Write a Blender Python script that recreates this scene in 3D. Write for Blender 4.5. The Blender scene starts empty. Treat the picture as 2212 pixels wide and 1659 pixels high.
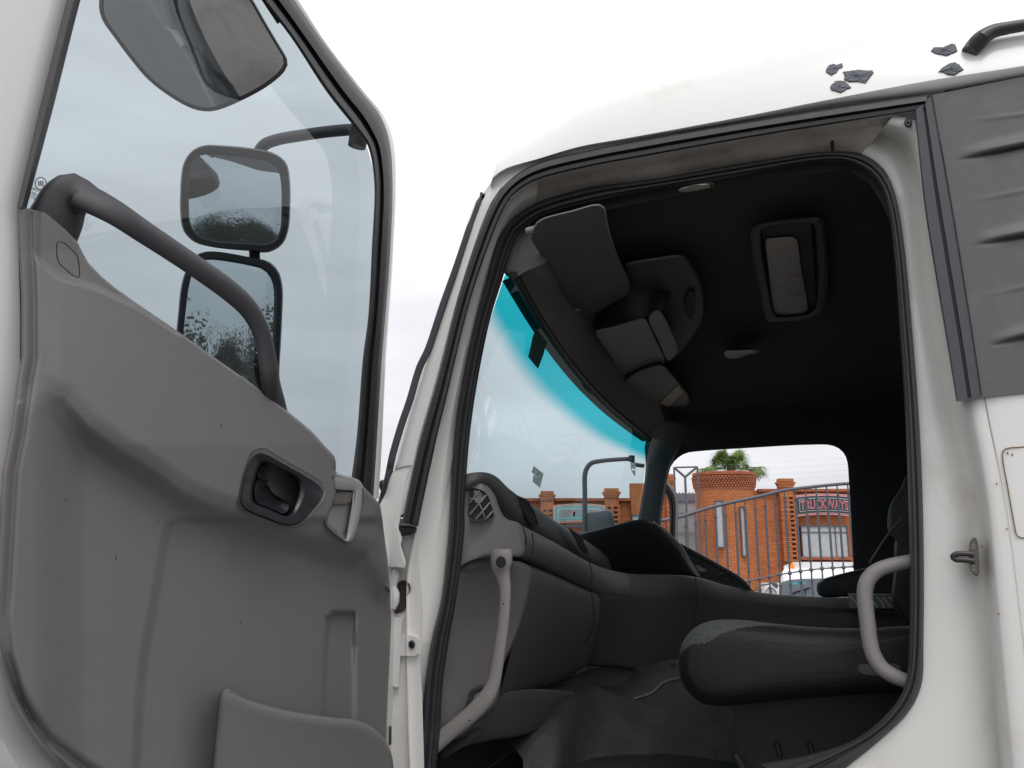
import bpy, bmesh, math, random
import numpy as np
from mathutils import Vector, Matrix
rnd = random.Random(7)
SC = bpy.context.scene
R = math.radians
# ------------------------------------------------------------------ camera
CAMP = Vector((0.0, -1.7, 2.0)); YAW = R(20); PIT = R(11.3); FPX = 1728.0
cam = bpy.data.objects.new('camera', bpy.data.cameras.new('camera'))
SC.collection.objects.link(cam); SC.camera = cam
cam.location = CAMP; cam.rotation_euler = (R(90) + PIT, 0, YAW)
cam.data.sensor_width = 36; cam.data.lens = FPX / 2212 * 36
cam.data.clip_start = 0.02; cam.data.clip_end = 3000
# ------------------------------------------------------------------ world: overcast
SUN_EL, SUN_AZ = R(58), R(150)
W = bpy.data.worlds.new('World'); SC.world = W; W.use_nodes = True
nt = W.node_tree; nt.nodes.clear()
def wn(t, **k):
    n = nt.nodes.new(t)
    for a, b in k.items(): setattr(n, a, b)
    return n
out = wn('ShaderNodeOutputWorld'); bgs = wn('ShaderNodeBackground'); bgc = wn('ShaderNodeBackground')
add = wn('ShaderNodeAddShader')
sky = wn('ShaderNodeTexSky', sky_type='NISHITA', sun_disc=False)
sky.sun_elevation = SUN_EL; sky.sun_rotation = SUN_AZ
sky.air_density = 1.0; sky.dust_density = 4.0; sky.ozone_density = 0.5
hsv = wn('ShaderNodeHueSaturation'); hsv.inputs['Saturation'].default_value = 0.35
nt.links.new(sky.outputs[0], hsv.inputs['Color']); nt.links.new(hsv.outputs[0], bgs.inputs[0])
bgs.inputs[1].default_value = 0.05
tc = wn('ShaderNodeTexCoord'); sep = wn('ShaderNodeSeparateXYZ'); nt.links.new(tc.outputs['Generated'], sep.inputs[0])
mpg = wn('ShaderNodeMapping'); mpg.inputs['Scale'].default_value = (1.2, 1.2, 4.5)
noi = wn('ShaderNodeTexNoise'); noi.inputs['Scale'].default_value = 1.6; noi.inputs['Detail'].default_value = 5; noi.inputs['Roughness'].default_value = 0.5
nt.links.new(tc.outputs['Generated'], mpg.inputs[0]); nt.links.new(mpg.outputs[0], noi.inputs['Vector'])
rmp = wn('ShaderNodeValToRGB')                      # cloud layer brightness by elevation
e = rmp.color_ramp.elements
e[0].position = 0.0; e[0].color = (0.80, 0.80, 0.84, 1)
e[1].position = 1.0; e[1].color = (1.45, 1.45, 1.47, 1)
x = e.new(0.12); x.color = (0.86, 0.86, 0.90, 1)
x = e.new(0.30); x.color = (1.05, 1.05, 1.08, 1)
x = e.new(0.55); x.color = (1.30, 1.31, 1.33, 1)
nt.links.new(sep.outputs[2], rmp.inputs[0])
mr = wn('ShaderNodeMapRange'); mr.inputs[1].default_value = 0.35; mr.inputs[2].default_value = 0.68
mr.inputs[3].default_value = 0.80; mr.inputs[4].default_value = 1.12
nt.links.new(noi.outputs[0], mr.inputs[0])
vm = wn('ShaderNodeVectorMath', operation='SCALE'); nt.links.new(rmp.outputs[0], vm.inputs[0]); nt.links.new(mr.outputs[0], vm.inputs['Scale'])
nt.links.new(vm.outputs[0], bgc.inputs[0]); bgc.inputs[1].default_value = 0.86
nt.links.new(bgs.outputs[0], add.inputs[0]); nt.links.new(bgc.outputs[0], add.inputs[1]); nt.links.new(add.outputs[0], out.inputs[0])
# ------------------------------------------------------------------ sun behind cloud
sl = bpy.data.lights.new('sun', 'SUN'); sl.energy = 0.6; sl.angle = R(25); sl.color = (1, 0.97, 0.93)
so = bpy.data.objects.new('sun', sl); SC.collection.objects.link(so)
sd = Vector((math.sin(SUN_AZ) * math.cos(SUN_EL), math.cos(SUN_AZ) * math.cos(SUN_EL), math.sin(SUN_EL)))
so.rotation_euler = sd.to_track_quat('Z', 'Y').to_euler()
SC.view_settings.view_transform = 'Standard'; SC.view_settings.look = 'None'
SC.view_settings.exposure = 0.0; SC.view_settings.gamma = 1.0; SC.view_settings.use_curve_mapping = False
SC.render.engine = 'CYCLES'
SC.cycles.max_bounces = 8; SC.cycles.transparent_max_bounces = 16; SC.cycles.diffuse_bounces = 5
SC.cycles.caustics_reflective = False; SC.cycles.caustics_refractive = False

# ------------------------------------------------------------------ measuring helpers
RT = Vector((math.cos(YAW), math.sin(YAW), 0)); FH = Vector((-math.sin(YAW), math.cos(YAW), 0))
FW = FH * math.cos(PIT) + Vector((0, 0, math.sin(PIT))); UP = RT.cross(FW)
def ray(u, v): return FW + RT * ((u - 1106) / FPX) + UP * ((829.5 - v) / FPX)
def onp(u, v, p, n):
    d = ray(u, v); return CAMP + d * ((Vector(p) - CAMP).dot(n) / d.dot(n))
def Yp(u, v, y): return onp(u, v, (0, y, 0), Vector((0, 1, 0)))
def Xp(u, v, x): return onp(u, v, (x, 0, 0), Vector((1, 0, 0)))
def Zp(u, v, z): return onp(u, v, (0, 0, z), Vector((0, 0, 1)))
def Ap(u, v, d): return onp(u, v, CAMP + FH * d, FH)
def side(y0): return lambda u, v, off=0: Yp(u, v, y0 - off)          # cab side wall, off>0 is outwards
HIN = Vector((-0.89, -0.06, 0)); DD = Vector((math.cos(R(91)), -math.sin(R(91)), 0)); DN = Vector((math.sin(R(91)), math.cos(R(91)), 0))
def door(u, v, off=0): return onp(u, v, HIN + DN * off, DN)           # door plane, off>0 is to the inside
def facing(d0): return lambda u, v, off=0: Ap(u, v, d0 - off)         # street front, off>0 towards viewer
def sc(pts, kx, ox, ky, oy): return [(ox + p[0] * kx, oy + p[1] * ky) + tuple(x * kx for x in p[2:]) for p in pts]
C1 = lambda P: sc(P, .41503, 0, .41503, 0)
C2 = lambda P: sc(P, .41503, 0, .41503, 648.05)
C3 = lambda P: sc(P, .41503, 0, .41503, 1080.1)
C4 = lambda P: sc(P, .29302, 810.1, .29302, 270.0)
C5 = lambda P: sc(P, .29302, 810.1, .29302, 702.1)
C6 = lambda P: sc(P, .31739, 810.1, .31739, 1134.1)
C8 = lambda P: sc(P, .29302, 1404.1, .29302, 1188.1)
TR = lambda P: sc(P, .26760, 1620.1, .26760, 0)
CI = lambda P: sc(P, .39063, 1080.1, .39063, 378.0)
CH = lambda P: sc(P, .16276, 475.2, .16276, 918.1)
CM = lambda P: sc(P, .29297, 189.0, .29297, 0)
CV = lambda P: sc(P, .16276, 999.1, .16276, 999.1)
C9 = lambda P: sc(P, .09766, 1425.7, .09766, 961.3)
C10 = lambda P: sc(P, .09766, 1641.7, .09766, 1015.2)
C11 = lambda P: sc(P, .09766, 1425.7, .09766, 1123.3)
C12 = lambda P: sc(P, .09766, 1641.7, .09766, 1144.9)
CQ = lambda P: sc(P, .15884, 1107.1, .15884, 945.1)
CP = lambda P: sc(P, .22787, 756.1, .22787, 972.1)
C3R = lambda P: sc(P, .39077, 1782.1, .39077, 756.1)

def S(pts, n, closed=False):
    P = np.array([tuple(p) for p in pts], float)
    if closed: P = np.vstack([P[-1:], P, P[:2]])
    else: P = np.vstack([2 * P[0] - P[1], P, 2 * P[-1] - P[-2]])
    o = []
    for i in range(1, len(P) - 2):
        p0, p1, p2, p3 = P[i - 1:i + 3]
        d1 = max(np.linalg.norm(p1 - p0), 1e-9) ** .5; d2 = max(np.linalg.norm(p2 - p1), 1e-9) ** .5; d3 = max(np.linalg.norm(p3 - p2), 1e-9) ** .5
        m1 = (p2 - p1) - ((p2 - p0) / (d1 + d2) - (p1 - p0) / d1) * d2 * -1 * 1.0 if False else ((p1 - p0) / d1 - (p2 - p0) / (d1 + d2) + (p2 - p1) / d2) * d2
        m2 = ((p2 - p1) / d2 - (p3 - p1) / (d2 + d3) + (p3 - p2) / d3) * d2
        for t in np.linspace(0, 1, 30, endpoint=False):
            o.append((2 * t**3 - 3 * t**2 + 1) * p1 + (t**3 - 2 * t**2 + t) * m1 + (-2 * t**3 + 3 * t**2) * p2 + (t**3 - t**2) * m2)
    o.append(P[-2])
    o = np.array(o); L = np.r_[0, np.cumsum(np.linalg.norm(np.diff(o, axis=0), axis=1))]
    T = np.linspace(0, L[-1], n + (1 if closed else 0))
    if closed: T = T[:-1]
    return [tuple(float(np.interp(t, L, o[:, k])) for k in range(o.shape[1])) for t in T]

class MB:
    def __init__(s): s.v = []; s.f = []; s.m = []; s.uv = {}
    def add(s, vs, fs, mi=0):
        b = len(s.v); s.v += [Vector(p) for p in vs]; s.f += [[b + i for i in f] for f in fs]; s.m += [mi] * len(fs); return b
    def grid(s, rows, closed=False, mi=0, ring=False):
        n = len(rows[0]); vs = [p for r in rows for p in r]; fs = []
        for i in range(len(rows) - (0 if ring else 1)):
            j = (i + 1) % len(rows)
            for k in range(n if closed else n - 1):
                l = (k + 1) % n; fs.append([i * n + k, i * n + l, j * n + l, j * n + k])
        return s.add(vs, fs, mi)
    def band(s, A, B, prof, unp, n=60, closed=False, mi=0, smooth=True):
        a = S(A, n, closed) if smooth else A; b = S(B, n, closed) if smooth else B
        rows = [[unp(p[0] + (q[0] - p[0]) * t, p[1] + (q[1] - p[1]) * t, h) for p, q in zip(a, b)] for t, h in prof]
        s.grid(rows, closed, mi)
    def prism(s, P, unp, o1, o2, n=0, mi=0):
        if n: P = S(P, n, True)
        a = [unp(p[0], p[1], o1) for p in P]; k = len(a)
        b = [unp(p[0], p[1], o2) for p in P]
        s.add(a + b, [list(range(k)), list(range(k, 2 * k))[::-1]] + [[i, (i + 1) % k, k + (i + 1) % k, k + i] for i in range(k)], mi)
    def dome(s, P, unp, prof, n=40, mi=0, cen=None):
        P = S(P, n, True); cx = sum(p[0] for p in P) / n; cy = sum(p[1] for p in P) / n
        if cen: cx, cy = cen
        rows = [[unp(cx + (p[0] - cx) * t, cy + (p[1] - cy) * t, h) for p in P] for t, h in prof]
        b = s.grid(rows, True, mi); k = b + (len(rows) - 1) * n; s.f.append([k + i for i in range(n)]); s.m.append(mi)
    def box(s, c, sz, rz=0, mi=0, rot=None):
        M = rot if rot else Matrix.Rotation(rz, 3, 'Z'); h = [x / 2 for x in sz]
        vs = [Vector(c) + M @ Vector((a * h[0], b * h[1], d * h[2])) for a in (-1, 1) for b in (-1, 1) for d in (-1, 1)]
        s.add(vs, [[0, 1, 3, 2], [4, 6, 7, 5], [0, 4, 5, 1], [2, 3, 7, 6], [0, 2, 6, 4], [1, 5, 7, 3]], mi)
    def tube(s, path, rad, seg=12, cap=True, mi=0, flat=1.0, fn=None):
        n = len(path); P = [Vector(p) for p in path]
        if not hasattr(rad, '__len__'): rad = [rad] * n
        T = [(P[min(i + 1, n - 1)] - P[max(i - 1, 0)]).normalized() for i in range(n)]
        ref = Vector(fn) if fn else (Vector((0, 0, 1)) if abs(T[0].z) < .9 else Vector((1, 0, 0)))
        nx = None; rows = []
        for i in range(n):
            if fn: a = (ref - T[i] * ref.dot(T[i])).normalized()
            elif nx is None: a = (ref - T[i] * ref.dot(T[i])).normalized()
            else: a = (nx - T[i] * nx.dot(T[i])).normalized()
            nx = a; b = T[i].cross(a)
            rows.append([P[i] + a * math.cos(2 * math.pi * k / seg) * rad[i] * flat + b * math.sin(2 * math.pi * k / seg) * rad[i] for k in range(seg)])
        b0 = s.grid(rows, True, mi)
        if cap:
            s.f += [[b0 + k for k in range(seg)][::-1], [b0 + (n - 1) * seg + k for k in range(seg)]]; s.m += [mi, mi]
    def utube(s, pts, unp, n=40, seg=14, flat=1.0, mi=0, fn=None):      # (u,v,half width) drawn on a plane
        q = S(pts, n); path = [unp(p[0], p[1]) for p in q]
        rad = [p[2] / FPX * (a - CAMP).dot(FW) for p, a in zip(q, path)]
        s.tube(path, rad, seg, True, mi, flat, fn)

MATS = {}
def mat(name, col, rough=.5, metal=0, var=.12, vs=6, bump=0, bs=300, coat=0, spec=.5, grime=None, gs=4, gt=(.45, .7)):
    if name in MATS: return MATS[name]
    m = bpy.data.materials.new(name); m.use_nodes = True; t = m.node_tree; N = t.nodes; L = t.links
    b = N['Principled BSDF']; b.inputs['Roughness'].default_value = rough; b.inputs['Metallic'].default_value = metal
    b.inputs['Coat Weight'].default_value = coat; b.inputs['Coat Roughness'].default_value = .08; b.inputs['Specular IOR Level'].default_value = spec
    tcn = N.new('ShaderNodeTexCoord'); no = N.new('ShaderNodeTexNoise'); no.inputs['Scale'].default_value = vs; no.inputs['Detail'].default_value = 6
    L.new(tcn.outputs['Object'], no.inputs['Vector'])
    mx = N.new('ShaderNodeMix'); mx.data_type = 'RGBA'
    mx.inputs[6].default_value = tuple(c * (1 - var) for c in col) + (1,); mx.inputs[7].default_value = tuple(min(1, c * (1 + var)) for c in col) + (1,)
    L.new(no.outputs[0], mx.inputs[0]); last = mx.outputs[2]
    if grime:
        n2 = N.new('ShaderNodeTexNoise'); n2.inputs['Scale'].default_value = gs; n2.inputs['Detail'].default_value = 9; n2.inputs['Roughness'].default_value = .65
        L.new(tcn.outputs['Object'], n2.inputs['Vector'])
        r2 = N.new('ShaderNodeMapRange'); r2.inputs[1].default_value = gt[0]; r2.inputs[2].default_value = gt[1]; L.new(n2.outputs[0], r2.inputs[0])
        m2 = N.new('ShaderNodeMix'); m2.data_type = 'RGBA'; L.new(r2.outputs[0], m2.inputs[0]); L.new(last, m2.inputs[6]); m2.inputs[7].default_value = tuple(grime) + (1,); last = m2.outputs[2]
    L.new(last, b.inputs['Base Color'])
    if bump:
        n3 = N.new('ShaderNodeTexNoise'); n3.inputs['Scale'].default_value = bs; n3.inputs['Detail'].default_value = 3; L.new(tcn.outputs['Object'], n3.inputs['Vector'])
        bp = N.new('ShaderNodeBump'); bp.inputs['Strength'].default_value = bump; bp.inputs['Distance'].default_value = .002; L.new(n3.outputs[0], bp.inputs['Height']); L.new(bp.outputs[0], b.inputs['Normal'])
    MATS[name] = m; return m
def glass(name, tint, refl=1.0, band=None, ior=1.5):
    m = bpy.data.materials.new(name); m.use_nodes = True; t = m.node_tree; N = t.nodes; L = t.links; N.clear()
    o = N.new('ShaderNodeOutputMaterial'); tr = N.new('ShaderNodeBsdfTransparent'); gl = N.new('ShaderNodeBsdfGlossy'); gl.inputs['Roughness'].default_value = .01
    lw = N.new('ShaderNodeLayerWeight'); pw = N.new('ShaderNodeMath'); pw.operation = 'POWER'; pw.inputs[1].default_value = 5; mx = N.new('ShaderNodeMixShader')
    ml = N.new('ShaderNodeMath'); ml.operation = 'MULTIPLY_ADD'; ml.inputs[1].default_value = .92 * refl; ml.inputs[2].default_value = .075 * refl
    L.new(lw.outputs['Facing'], pw.inputs[0]); L.new(pw.outputs[0], ml.inputs[0]); L.new(ml.outputs[0], mx.inputs[0]); L.new(tr.outputs[0], mx.inputs[1]); L.new(gl.outputs[0], mx.inputs[2]); L.new(mx.outputs[0], o.inputs[0])
    lw.inputs[0].default_value = .5
    tr.inputs[0].default_value = tuple(tint) + (1,)
    if band:                                                             # tinted sunshade strip along the top, from the sheet's own UV
        uv = N.new('ShaderNodeUVMap'); sp = N.new('ShaderNodeSeparateXYZ'); r = N.new('ShaderNodeMapRange'); r.interpolation_type = 'SMOOTHSTEP'
        r.inputs[1].default_value = band[0]; r.inputs[2].default_value = band[1]; c = N.new('ShaderNodeMix'); c.data_type = 'RGBA'
        L.new(uv.outputs[0], sp.inputs[0]); L.new(sp.outputs[1], r.inputs[0]); L.new(r.outputs[0], c.inputs[0])
        c.inputs[6].default_value = tuple(band[2]) + (1,); c.inputs[7].default_value = tuple(tint) + (1,); L.new(c.outputs[2], tr.inputs[0])
    MATS[name] = m; return m
def brickmat(name, c1, c2, mor, bump=.5):
    m = bpy.data.materials.new(name); m.use_nodes = True; N = m.node_tree.nodes; L = m.node_tree.links; b = N['Principled BSDF']; b.inputs['Roughness'].default_value = .85
    uv = N.new('ShaderNodeUVMap'); br = N.new('ShaderNodeTexBrick'); L.new(uv.outputs[0], br.inputs['Vector'])
    br.inputs['Color1'].default_value = c1 + (1,); br.inputs['Color2'].default_value = c2 + (1,); br.inputs['Mortar'].default_value = mor + (1,)
    br.inputs['Scale'].default_value = 1; br.inputs['Brick Width'].default_value = .235; br.inputs['Row Height'].default_value = .086; br.inputs['Mortar Size'].default_value = .009
    br.inputs['Mortar Smooth'].default_value = .2; br.inputs['Bias'].default_value = -.1
    no = N.new('ShaderNodeTexNoise'); no.inputs['Scale'].default_value = .9; no.inputs['Detail'].default_value = 8; L.new(uv.outputs[0], no.inputs['Vector'])
    mx = N.new('ShaderNodeMix'); mx.data_type = 'RGBA'; mx.blend_type = 'MULTIPLY'; mx.inputs[0].default_value = 1
    r = N.new('ShaderNodeMapRange'); r.inputs[3].default_value = .75; r.inputs[4].default_value = 1.25; L.new(no.outputs[0], r.inputs[0])
    L.new(br.outputs[0], mx.inputs[6]); L.new(r.outputs[0], mx.inputs[7]); L.new(mx.outputs[2], b.inputs['Base Color'])
    bp = N.new('ShaderNodeBump'); bp.inputs['Strength'].default_value = bump; bp.inputs['Distance'].default_value = .01; bp.invert = True; L.new(br.outputs['Fac'], bp.inputs['Height']); L.new(bp.outputs[0], b.inputs['Normal'])
    MATS[name] = m; return m

WHITE = mat('white_paint', (.77, .77, .755), .32, var=.02, vs=3, coat=.5, grime=(.62, .58, .5), gs=7, gt=(.60, .95))
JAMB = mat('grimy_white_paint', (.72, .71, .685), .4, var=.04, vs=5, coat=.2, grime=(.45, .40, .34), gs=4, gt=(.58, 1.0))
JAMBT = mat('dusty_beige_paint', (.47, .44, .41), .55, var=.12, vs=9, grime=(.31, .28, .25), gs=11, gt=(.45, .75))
RUB = mat('black_rubber', (.032, .032, .036), .48, var=.2, vs=20, bump=.15, bs=400, grime=(.07, .065, .06), gs=25, gt=(.55, .8))
RUBG = mat('faded_grey_rubber', (.060, .062, .072), .55, var=.12, vs=14, bump=.1, bs=300)
MOULD = mat('faded_grey_plastic', (.115, .112, .112), .62, var=.10, vs=5, bump=.25, bs=700, grime=(.16, .155, .15), gs=9, gt=(.5, .9))
TRIM = mat('grey_door_plastic', (.176, .167, .168), .5, var=.04, vs=4, bump=.22, bs=380, grime=(.14, .133, .133), gs=9, gt=(.55, 1.0))
TRIML = mat('light_grey_plastic', (.32, .31, .31), .5, var=.05, vs=8, bump=.2, bs=900)
DARKP = mat('charcoal_plastic', (.046, .046, .053), .45, var=.1, vs=8, bump=.3, bs=800)
LATCHP = mat('satin_charcoal', (.030, .031, .036), .35, var=.1, vs=8, bump=.05, bs=500)
DASHD = mat('dark_grey_dash', (.078, .078, .082), .6, var=.08, vs=8, bump=.35, bs=700)
DASHL = mat('mid_grey_dash', (.178, .167, .167), .55, var=.05, vs=6, bump=.35, bs=800)
DASHB = mat('lower_dash_plastic', (.112, .105, .103), .6, var=.06, vs=6, bump=.3, bs=800)
HOODM = mat('black_cowl_plastic', (.012, .013, .014), .5, var=.1, vs=8, bump=.3, bs=900)
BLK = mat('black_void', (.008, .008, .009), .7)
HEAD = mat('dark_headliner', (.045, .041, .038), .95, var=.12, vs=6, bump=.4, bs=500)
HDR = mat('header_trim', (.19, .185, .17), .8, var=.1, vs=7, bump=.3, bs=500)
VIS = mat('visor_vinyl', (.095, .09, .086), .7, var=.08, vs=8, bump=.3, bs=500)
CONS = mat('console_plastic', (.25, .235, .22), .6, var=.08, vs=8, bump=.3, bs=600)
CONSD = mat('console_side', (.04, .04, .04), .6, var=.08, vs=8, bump=.2, bs=600)
PAPER = mat('yellowed_hatch_cover', (.42, .38, .35), .8, var=.08, vs=14, grime=(.27, .2, .18), gs=20, gt=(.5, .8))
GRAB = mat('grey_grab_bar', (.235, .222, .215), .5, var=.06, vs=10, bump=.3, bs=800)
SEATF = mat('charcoal_seat_vinyl', (.013, .012, .012), .62, var=.15, vs=8, bump=.3, bs=300, spec=.35)
FLOORM = mat('dusty_rubber_mat', (.060, .058, .054), .85, var=.3, vs=7, bump=.5, bs=120, grime=(.115, .107, .093), gs=9, gt=(.45, .8))
STEEL = mat('dull_steel', (.35, .33, .29), .45, metal=.7, var=.15, vs=40, grime=(.12, .08, .05), gs=60, gt=(.55, .75))
CHECK = mat('tread_plate', (.45, .46, .46), .35, metal=.8, var=.3, vs=60)
MIRR = mat('mirror_silver', (.95, .96, .96), .015, metal=1, var=.02, vs=3)
GATE = mat('grey_gate_paint', (.10, .10, .125), .5, var=.12, vs=15)
GUM = mat('dark_grey_residue', (.115, .125, .145), .7, var=.35, vs=60, bump=.5, bs=150)
SMIR = mat('kerb_mirror_silver', (.54, .54, .55), .05, metal=1, var=.04, vs=3)
# woven seat fabric
SEATM = mat('mesh_seat_fabric', (.06, .063, .063), .9, var=.2, vs=60)
_t = SEATM.node_tree; _v = _t.nodes.new('ShaderNodeTexVoronoi'); _v.inputs['Scale'].default_value = 140; _b = _t.nodes.new('ShaderNodeBump'); _b.inputs['Strength'].default_value = .9; _b.inputs['Distance'].default_value = .003
_c = _t.nodes.new('ShaderNodeTexCoord'); _t.links.new(_c.outputs['Object'], _v.inputs['Vector']); _t.links.new(_v.outputs[0], _b.inputs['Height']); _t.links.new(_b.outputs[0], _t.nodes['Principled BSDF'].inputs['Normal'])
GDOOR = glass('door_window_glass', (.475, .53, .553), 1.0)
GWIND = glass('windscreen_glass', (.62, .72, .755), .75, band=(.115, .215, (.022, .46, .54)))
BRICK = brickmat('orange_face_brick', (.60, .205, .07), (.47, .14, .045), (.20, .075, .04))
BRICKD = brickmat('brick_coping', (.50, .16, .07), (.40, .12, .055), (.16, .06, .035)); BRICKS = brickmat('gap_shade_brick', (.16, .05, .025), (.12, .04, .02), (.06, .03, .02))  # last one: darkened brick, shade of the pier gaps put into the colour
CONC = mat('grey_concrete', (.30, .30, .31), .9, var=.15, vs=2, grime=(.2, .2, .21), gs=1.2, gt=(.4, .8))
WIN = mat('net_curtained_window', (.48, .51, .53), .3, var=.2, vs=5)
LEAF = mat('palm_leaf', (.13, .21, .05), .55, var=.5, vs=3)
LEAF2 = mat('tree_leaf', (.05, .075, .03), .6, var=.5, vs=2)
BARK = mat('bark', (.12, .09, .06), .9, var=.3, vs=10)

def tag(o, label=None, cat=None, group=None, kind=None):
    for k, v in (('label', label), ('category', cat), ('group', group), ('kind', kind)):
        if v: o[k] = v
    return o
def base(o):
    while o.parent: o = o.parent
    return o.location
def thing(name, loc, label, cat, group=None):
    o = bpy.data.objects.new(name, None); SC.collection.objects.link(o); o.location = loc; o.empty_display_size = .1
    return tag(o, label, cat, group)
def part(name, mb, m, parent=None, smooth=True, label=None, ang=35):
    off = base(parent) if parent else Vector((0, 0, 0))
    me = bpy.data.meshes.new(name); me.from_pydata([tuple(p - off) for p in mb.v], [], mb.f); me.validate()
    for q in (m if isinstance(m, (list, tuple)) else [m]): me.materials.append(q)
    if isinstance(m, (list, tuple)):
        for p, i in zip(me.polygons, mb.m): p.material_index = i
    bm = bmesh.new(); bm.from_mesh(me); bmesh.ops.recalc_face_normals(bm, faces=bm.faces)
    if mb.uv:
        ul = bm.loops.layers.uv.new('UVMap'); bm.verts.ensure_lookup_table()
        for f in bm.faces:
            for l in f.loops: l[ul].uv = mb.uv.get(l.vert.index, (0, 0))
    if smooth:
        for f in bm.faces: f.smooth = True
        for ed in bm.edges:
            if len(ed.link_faces) == 2 and ed.calc_face_angle(0) > R(ang): ed.smooth = False
    bm.to_mesh(me); bm.free()
    o = bpy.data.objects.new(name, me); SC.collection.objects.link(o)
    if parent: o.parent = parent
    if label: o['label'] = label
    return o

# ================================================================== GROUND
g = MB(); g.add([(-400, -400, 0), (400, -400, 0), (400, 400, 0), (-400, 400, 0)], [[0, 1, 2, 3]])
tag(part('ground', g, mat('yard_ground', (.185, .182, .178), .95, var=.2, vs=.4, bump=.4, bs=20, grime=(.13, .12, .11), gs=.6, gt=(.5, .8)), None, False), 'grey brown dusty yard surface below the truck', 'ground', kind='structure')

# ================================================================== TRUCK
TK = thing('truck', (0.3, 1.05, 0), 'white truck cab with its passenger door swung wide open, grey trim inside', 'truck')
# ---- outer rubber along A-pillar and roof edge
OSo = [(868, 1128), (905, 960), (946, 815), (997, 621), (1059, 446), (1085, 405), (1118, 375), (1162, 352), (1279, 323), (1396, 300), (1600, 265), (1781, 236), (2003, 204)]
OSi = [(903, 1137), (936, 980), (962, 870), (1024, 621), (1091, 446), (1112, 418), (1138, 399), (1170, 385), (1281, 358), (1396, 337), (1620, 297), (1786, 270), (2000, 236)]
m = MB(); m.band(OSo, OSi, [(0, -.004), (0, .012), (.12, .022), (.42, .024), (.5, .010), (.58, .010), (.64, .018), (.88, .017), (1, .006), (1, -.03)], side(0.0), 120)
part('door_weatherstrip', m, RUB, TK)
# ---- inner rubber loop round the aperture
ISo = [(970, 1134), (953, 1293), (931, 1388), (918, 1483), (910, 1578), (904, 1659), (900, 1760)][::-1] + [(971, 1112), (986, 907), (1024, 702), (1047, 621), (1083, 504), (1115, 466), (1162, 437), (1220, 418), (1281, 403), (1396, 389), (1620, 350), (1781, 328), (1861, 332), (1908, 365), (1936, 428), (1974, 756), (1993, 1069), (1995, 1381), (1990, 1481), (1961, 1540), (1902, 1598), (1844, 1645), (1770, 1700)]
ISi = [(1004, 1134), (986, 1293), (969, 1388), (956, 1483), (951, 1578), (943, 1659), (938, 1760)][::-1] + [(1003, 1112), (1019, 907), (1056, 702), (1080, 621), (1121, 504), (1140, 488), (1172, 468), (1225, 452), (1283, 438), (1396, 414), (1620, 377), (1781, 350), (1840, 352), (1888, 385), (1912, 428), (1946, 756), (1962, 1069), (1964, 1381), (1952, 1487), (1917, 1540), (1844, 1598), (1756, 1628), (1638, 1651)]
m = MB(); m.band(ISo, ISi, [(0, -.01), (0, .008), (.15, .020), (.32, .020), (.38, .012), (.45, .012), (.5, .018), (.66, .018), (.72, .008), (.86, .008), (.93, .003), (1, -.006), (1, -.05)], side(.09), 220)
part('aperture_seal', m, RUB, TK)
# ---- door jamb (grimy white) between the two rubbers
m = MB(); jl_o = [(935, 1800), (928, 1700), (912, 1500), (905, 1350), (897, 1240), (903, 1137), (936, 980), (962, 870), (1024, 621), (1091, 446), (1112, 418), (1138, 399), (1170, 385)]
jl_i = [(905, 1800), (906, 1659), (918, 1483), (940, 1360), (953, 1293), (972, 1120), (981, 980), (988, 900), (1047, 621), (1085, 504), (1115, 466), (1135, 450), (1164, 437)]
jl_o2 = [(900, 1800), (888, 1700), (880, 1500), (878, 1350), (880, 1240), (900, 1137)] + jl_o[6:]
J3 = lambda u, v, h=0: Yp(u, v, h)
m.band(jl_o2, jl_i, [(0, .03), (.02, .045), (.25, .06), (.6, .07), (1.02, .10)], J3, 90)
part('front_door_jamb', m, JAMB, TK)
m = MB()                                            # deeper front part of the jamb, down beside the hinges
P = [(760, 1120), (905, 1120), (903, 1200), (912, 1300), (905, 1400), (912, 1500), (920, 1800), (740, 1800)]
m.prism(P, side(.05), .0, -.03); part('hinge_pillar', m, JAMB, TK)
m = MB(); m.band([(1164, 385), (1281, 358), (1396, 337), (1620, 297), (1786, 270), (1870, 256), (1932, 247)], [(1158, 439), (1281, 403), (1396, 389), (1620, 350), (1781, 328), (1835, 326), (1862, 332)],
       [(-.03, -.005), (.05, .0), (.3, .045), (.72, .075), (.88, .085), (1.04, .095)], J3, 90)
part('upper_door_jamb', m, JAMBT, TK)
m = MB(); m.tube([Yp(*C, .07) for C in TR([(655, 1005), (662, 1110), (668, 1215)])], .0035, 6); part('jamb_seam', m, BLK, TK)
# ---- rear jamb: flat, valley, ridge, body
r0 = [(1861, 331), (1908, 364), (1936, 428), (1955, 590), (1974, 756), (1993, 1069), (1995, 1381), (1990, 1481), (1961, 1540), (1902, 1598), (1844, 1645), (1770, 1700)]
r1 = [(1884, 306), (1927, 335), (1958, 420), (1980, 600), (2005, 756), (2070, 1069), (2112, 1381), (2127, 1481), (2136, 1560), (2144, 1620), (2150, 1690), (2150, 1800)]
r2 = [(1905, 280), (1955, 305), (1990, 420), (2018, 600), (2048, 770), (2118, 1069), (2146, 1381), (2153, 1481), (2158, 1560), (2163, 1620), (2168, 1690), (2172, 1800)]
r3 = [(1918, 264), (1975, 285), (2003, 420), (2035, 600), (2085, 800), (2135, 1069), (2165, 1381), (2175, 1481), (2184, 1560), (2190, 1620), (2198, 1690), (2210, 1800)]
r4 = [(1932, 247), (1990, 270), (2060, 420), (2090, 600), (2122, 840), (2170, 1085), (2209, 1381), (2221, 1481), (2231, 1560), (2237, 1620), (2245, 1690), (2255, 1800)]
N_ = 100; rr = [S(q, N_) for q in (r0, r1, r2, r3, r4)]
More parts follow.
